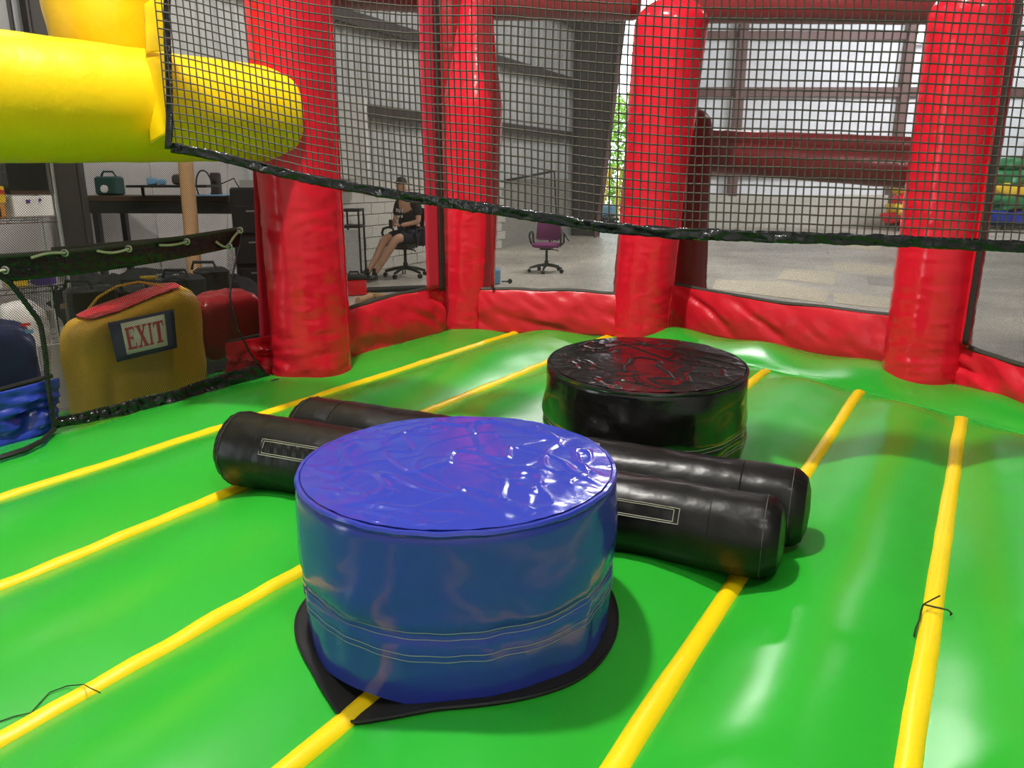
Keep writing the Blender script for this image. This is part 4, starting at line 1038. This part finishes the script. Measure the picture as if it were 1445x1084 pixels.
OC = at(740, 328, G); oc = MB().tube([OC + Vector((.25 * math.sin(i * 1.1) + .09 * i, .3 * math.cos(i * 1.7), .015)) for i in range(14)], .03, 6).build('power_cord', 'orange'); tag(oc, 'orange power cord on the floor beside the blower', 'cord')
BR = thing('push_broom', 'upright thin stick leaning behind the blower', 'broom', tuple(at(752, 330, G)))
q = at(752, 326, G); MB().tube([(q.x, q.y, G + .1), (q.x + .05, q.y, G + 1.3)], .025, 7).build('broom_handle', 'pwood', BR)
MB().box((q.x, q.y, G + .06), (.4, .1, .12), ch=.01).build('broom_head', 'plastic', BR)
# cart by the door
TR = thing('flatbed_cart', 'black flatbed cart with yellow rails and blue load by the doorway', 'cart', tuple(at(838, 324, G)))
c = at(838, 323, G)
MB().box((c.x, c.y, G + .32), (1.5, .8, .1), ch=.02).build('deck', 'plastic', TR)
for dx in (-.55, .55):
    for dy in (-.3, .3): MB().tube([(c.x + dx, c.y + dy - .04, G + .14), (c.x + dx, c.y + dy + .04, G + .14)], .14, 16).build('wheel', 'plastic', TR)
for dy in (-.35, .35):
    MB().tube([(c.x + .15, c.y + dy, G + .37), (c.x + .5, c.y + dy, G + 1.9), (c.x + .75, c.y + dy, G + 1.9), (c.x + .7, c.y + dy, G + .37)], .03, 7).build('yellow_rail', 'carton', TR)
for k in range(4): MB().tube([(c.x + .2 + .075 * k, c.y - .35, G + .6 + .33 * k), (c.x + .2 + .075 * k, c.y + .35, G + .6 + .33 * k)], .022, 6).build('rung', 'carton', TR)
BXB = MB().box((c.x + .35, c.y, G + .57), (.6, .45, .36), R(10), ch=.05).build('blue_bin', 'sheetblue'); tag(BXB, 'blue bin loaded on the flatbed cart', 'bin')
SL = thing('light_stand', 'thin black light stand leaning by the corrugated wall', 'stand', tuple(at(800, 330, G)))
q = at(800, 340, G); MB().tube([(q.x - .25, q.y, G), (q.x - .35, q.y, G + 1.75)], .02, 6).build('stand_pole', 'cord', SL)
MB().tube([(q.x - 1.7, q.y - 2.2, G + 1.5), (q.x - .35, q.y, G + 1.75)], .03, 6).build('cross_arm', 'cord', SL)
for a in (0, 2.1, 4.2): MB().tube([(q.x - .27, q.y, G + .45), (q.x - .25 + .3 * math.cos(a), q.y + .3 * math.sin(a), G)], .015, 6).build('stand_leg', 'cord', SL)
BC = thing('blue_case', 'small blue and black case on the floor behind the second column', 'case', tuple(at(698, 402, G)))
c = at(697, 401, G); MB().box((c.x, c.y + .05, G + .12), (.2, .2, .24), ch=.02).build('case_body', 'sheetblue', BC); MB().box((c.x - .04, c.y - .06, G + .1), (.12, .02, .16), ch=.005).build('case_front', 'plastic', BC)
SKT = thing('small_roller', 'small black roller lying on the concrete below the purple chair', 'roller', tuple(at(717, 400, G)))
c = at(717, 400, G); MB().tube([(c.x - .1, c.y, G + .03), (c.x + .03, c.y, G + .03)], .012, 6).build('roller_handle', 'plastic', SKT); MB().tube([(c.x + .03, c.y - .03, G + .035), (c.x + .03, c.y + .03, G + .035)], .035, 12).build('roller_wheel', 'plastic', SKT)
# folded inflatables on dollies
def bundle_dolly(name, label, px, py, h, hx, cols, seed):
    c = at(px, py, G); t = thing(name, label, 'inflatable', (c.x, c.y, G))
    MB().box((c.x, c.y, G + .16), (hx * 1.7, .7, .06), ch=.01).build('dolly_deck', 'plastic', t)
    for dx in (-hx * .7, hx * .7): MB().tube([(c.x + dx - .03, c.y - .25, G + .07), (c.x + dx + .03, c.y - .25, G + .07)], .07, 12).build('dolly_wheel', 'plastic', t)
    n = len(cols); z = G + .19
    for i, m in enumerate(cols):
        hh = (h - .2) / n; b = MB()
        def f(u, v):
            a = 2 * math.pi * u; ph = math.pi * (v - .5); se = lambda q_, p_: math.copysign(abs(q_) ** p_, q_)
            p = Vector((hx * se(math.cos(a), .5) * se(math.cos(ph), .5), .35 * se(math.sin(a), .5) * se(math.cos(ph), .5), hh * .56 * se(math.sin(ph), .6)))
            k = 1 + .5 * nz(p * 2.6, 1, seed + i) + .2 * nz(p * 6, 1, seed + i)
            return Vector((c.x + .06 * nz((i, seed, 0), 1.3), c.y, z + hh / 2)) + p * k
        b.grid(f, 36, 20, closeu=True).build('folded_layer', m, t, angle=80); z += hh
    for dx in (-.3, .25): MB().tube([(c.x + dx * hx * 1.5, c.y - .42, G + .2), (c.x + dx * hx * 1.5, c.y - .46, G + .2 + (h - .2) / 2), (c.x + dx * hx * 1.5, c.y - .3, G + h)], .03, 6).build('tie_strap', 'carton' if dx > 0 else 'dred', t)
bundle_dolly('rolled_inflatable', 'red and yellow folded inflatable on a dolly by the far wall', 1288, 326, 1.75, .75, ['red', 'carton', 'skirt', 'carton', 'red'], 1)
M_['bgreen'] = mat('green_fold', (.03, .2, .07), .4, bump=.2)
bundle_dolly('rolled_inflatable', 'green and blue folded inflatable on a dolly at the right picture edge', 1432, 324, 2.2, .8, ['sblue', 'bgreen', 'carton', 'bgreen', 'bgreen'], 4)

# every part keeps its modelled place under its thing
bpy.context.view_layer.update()
for o in PARENTS:
    par = o.parent
    if par.parent is None:
        o.matrix_parent_inverse = par.matrix_basis.inverted() if par.type == 'EMPTY' else Matrix.Identity(4)
for o in list(COL.objects):      # repeats of a block keep the wall as parent
    pass
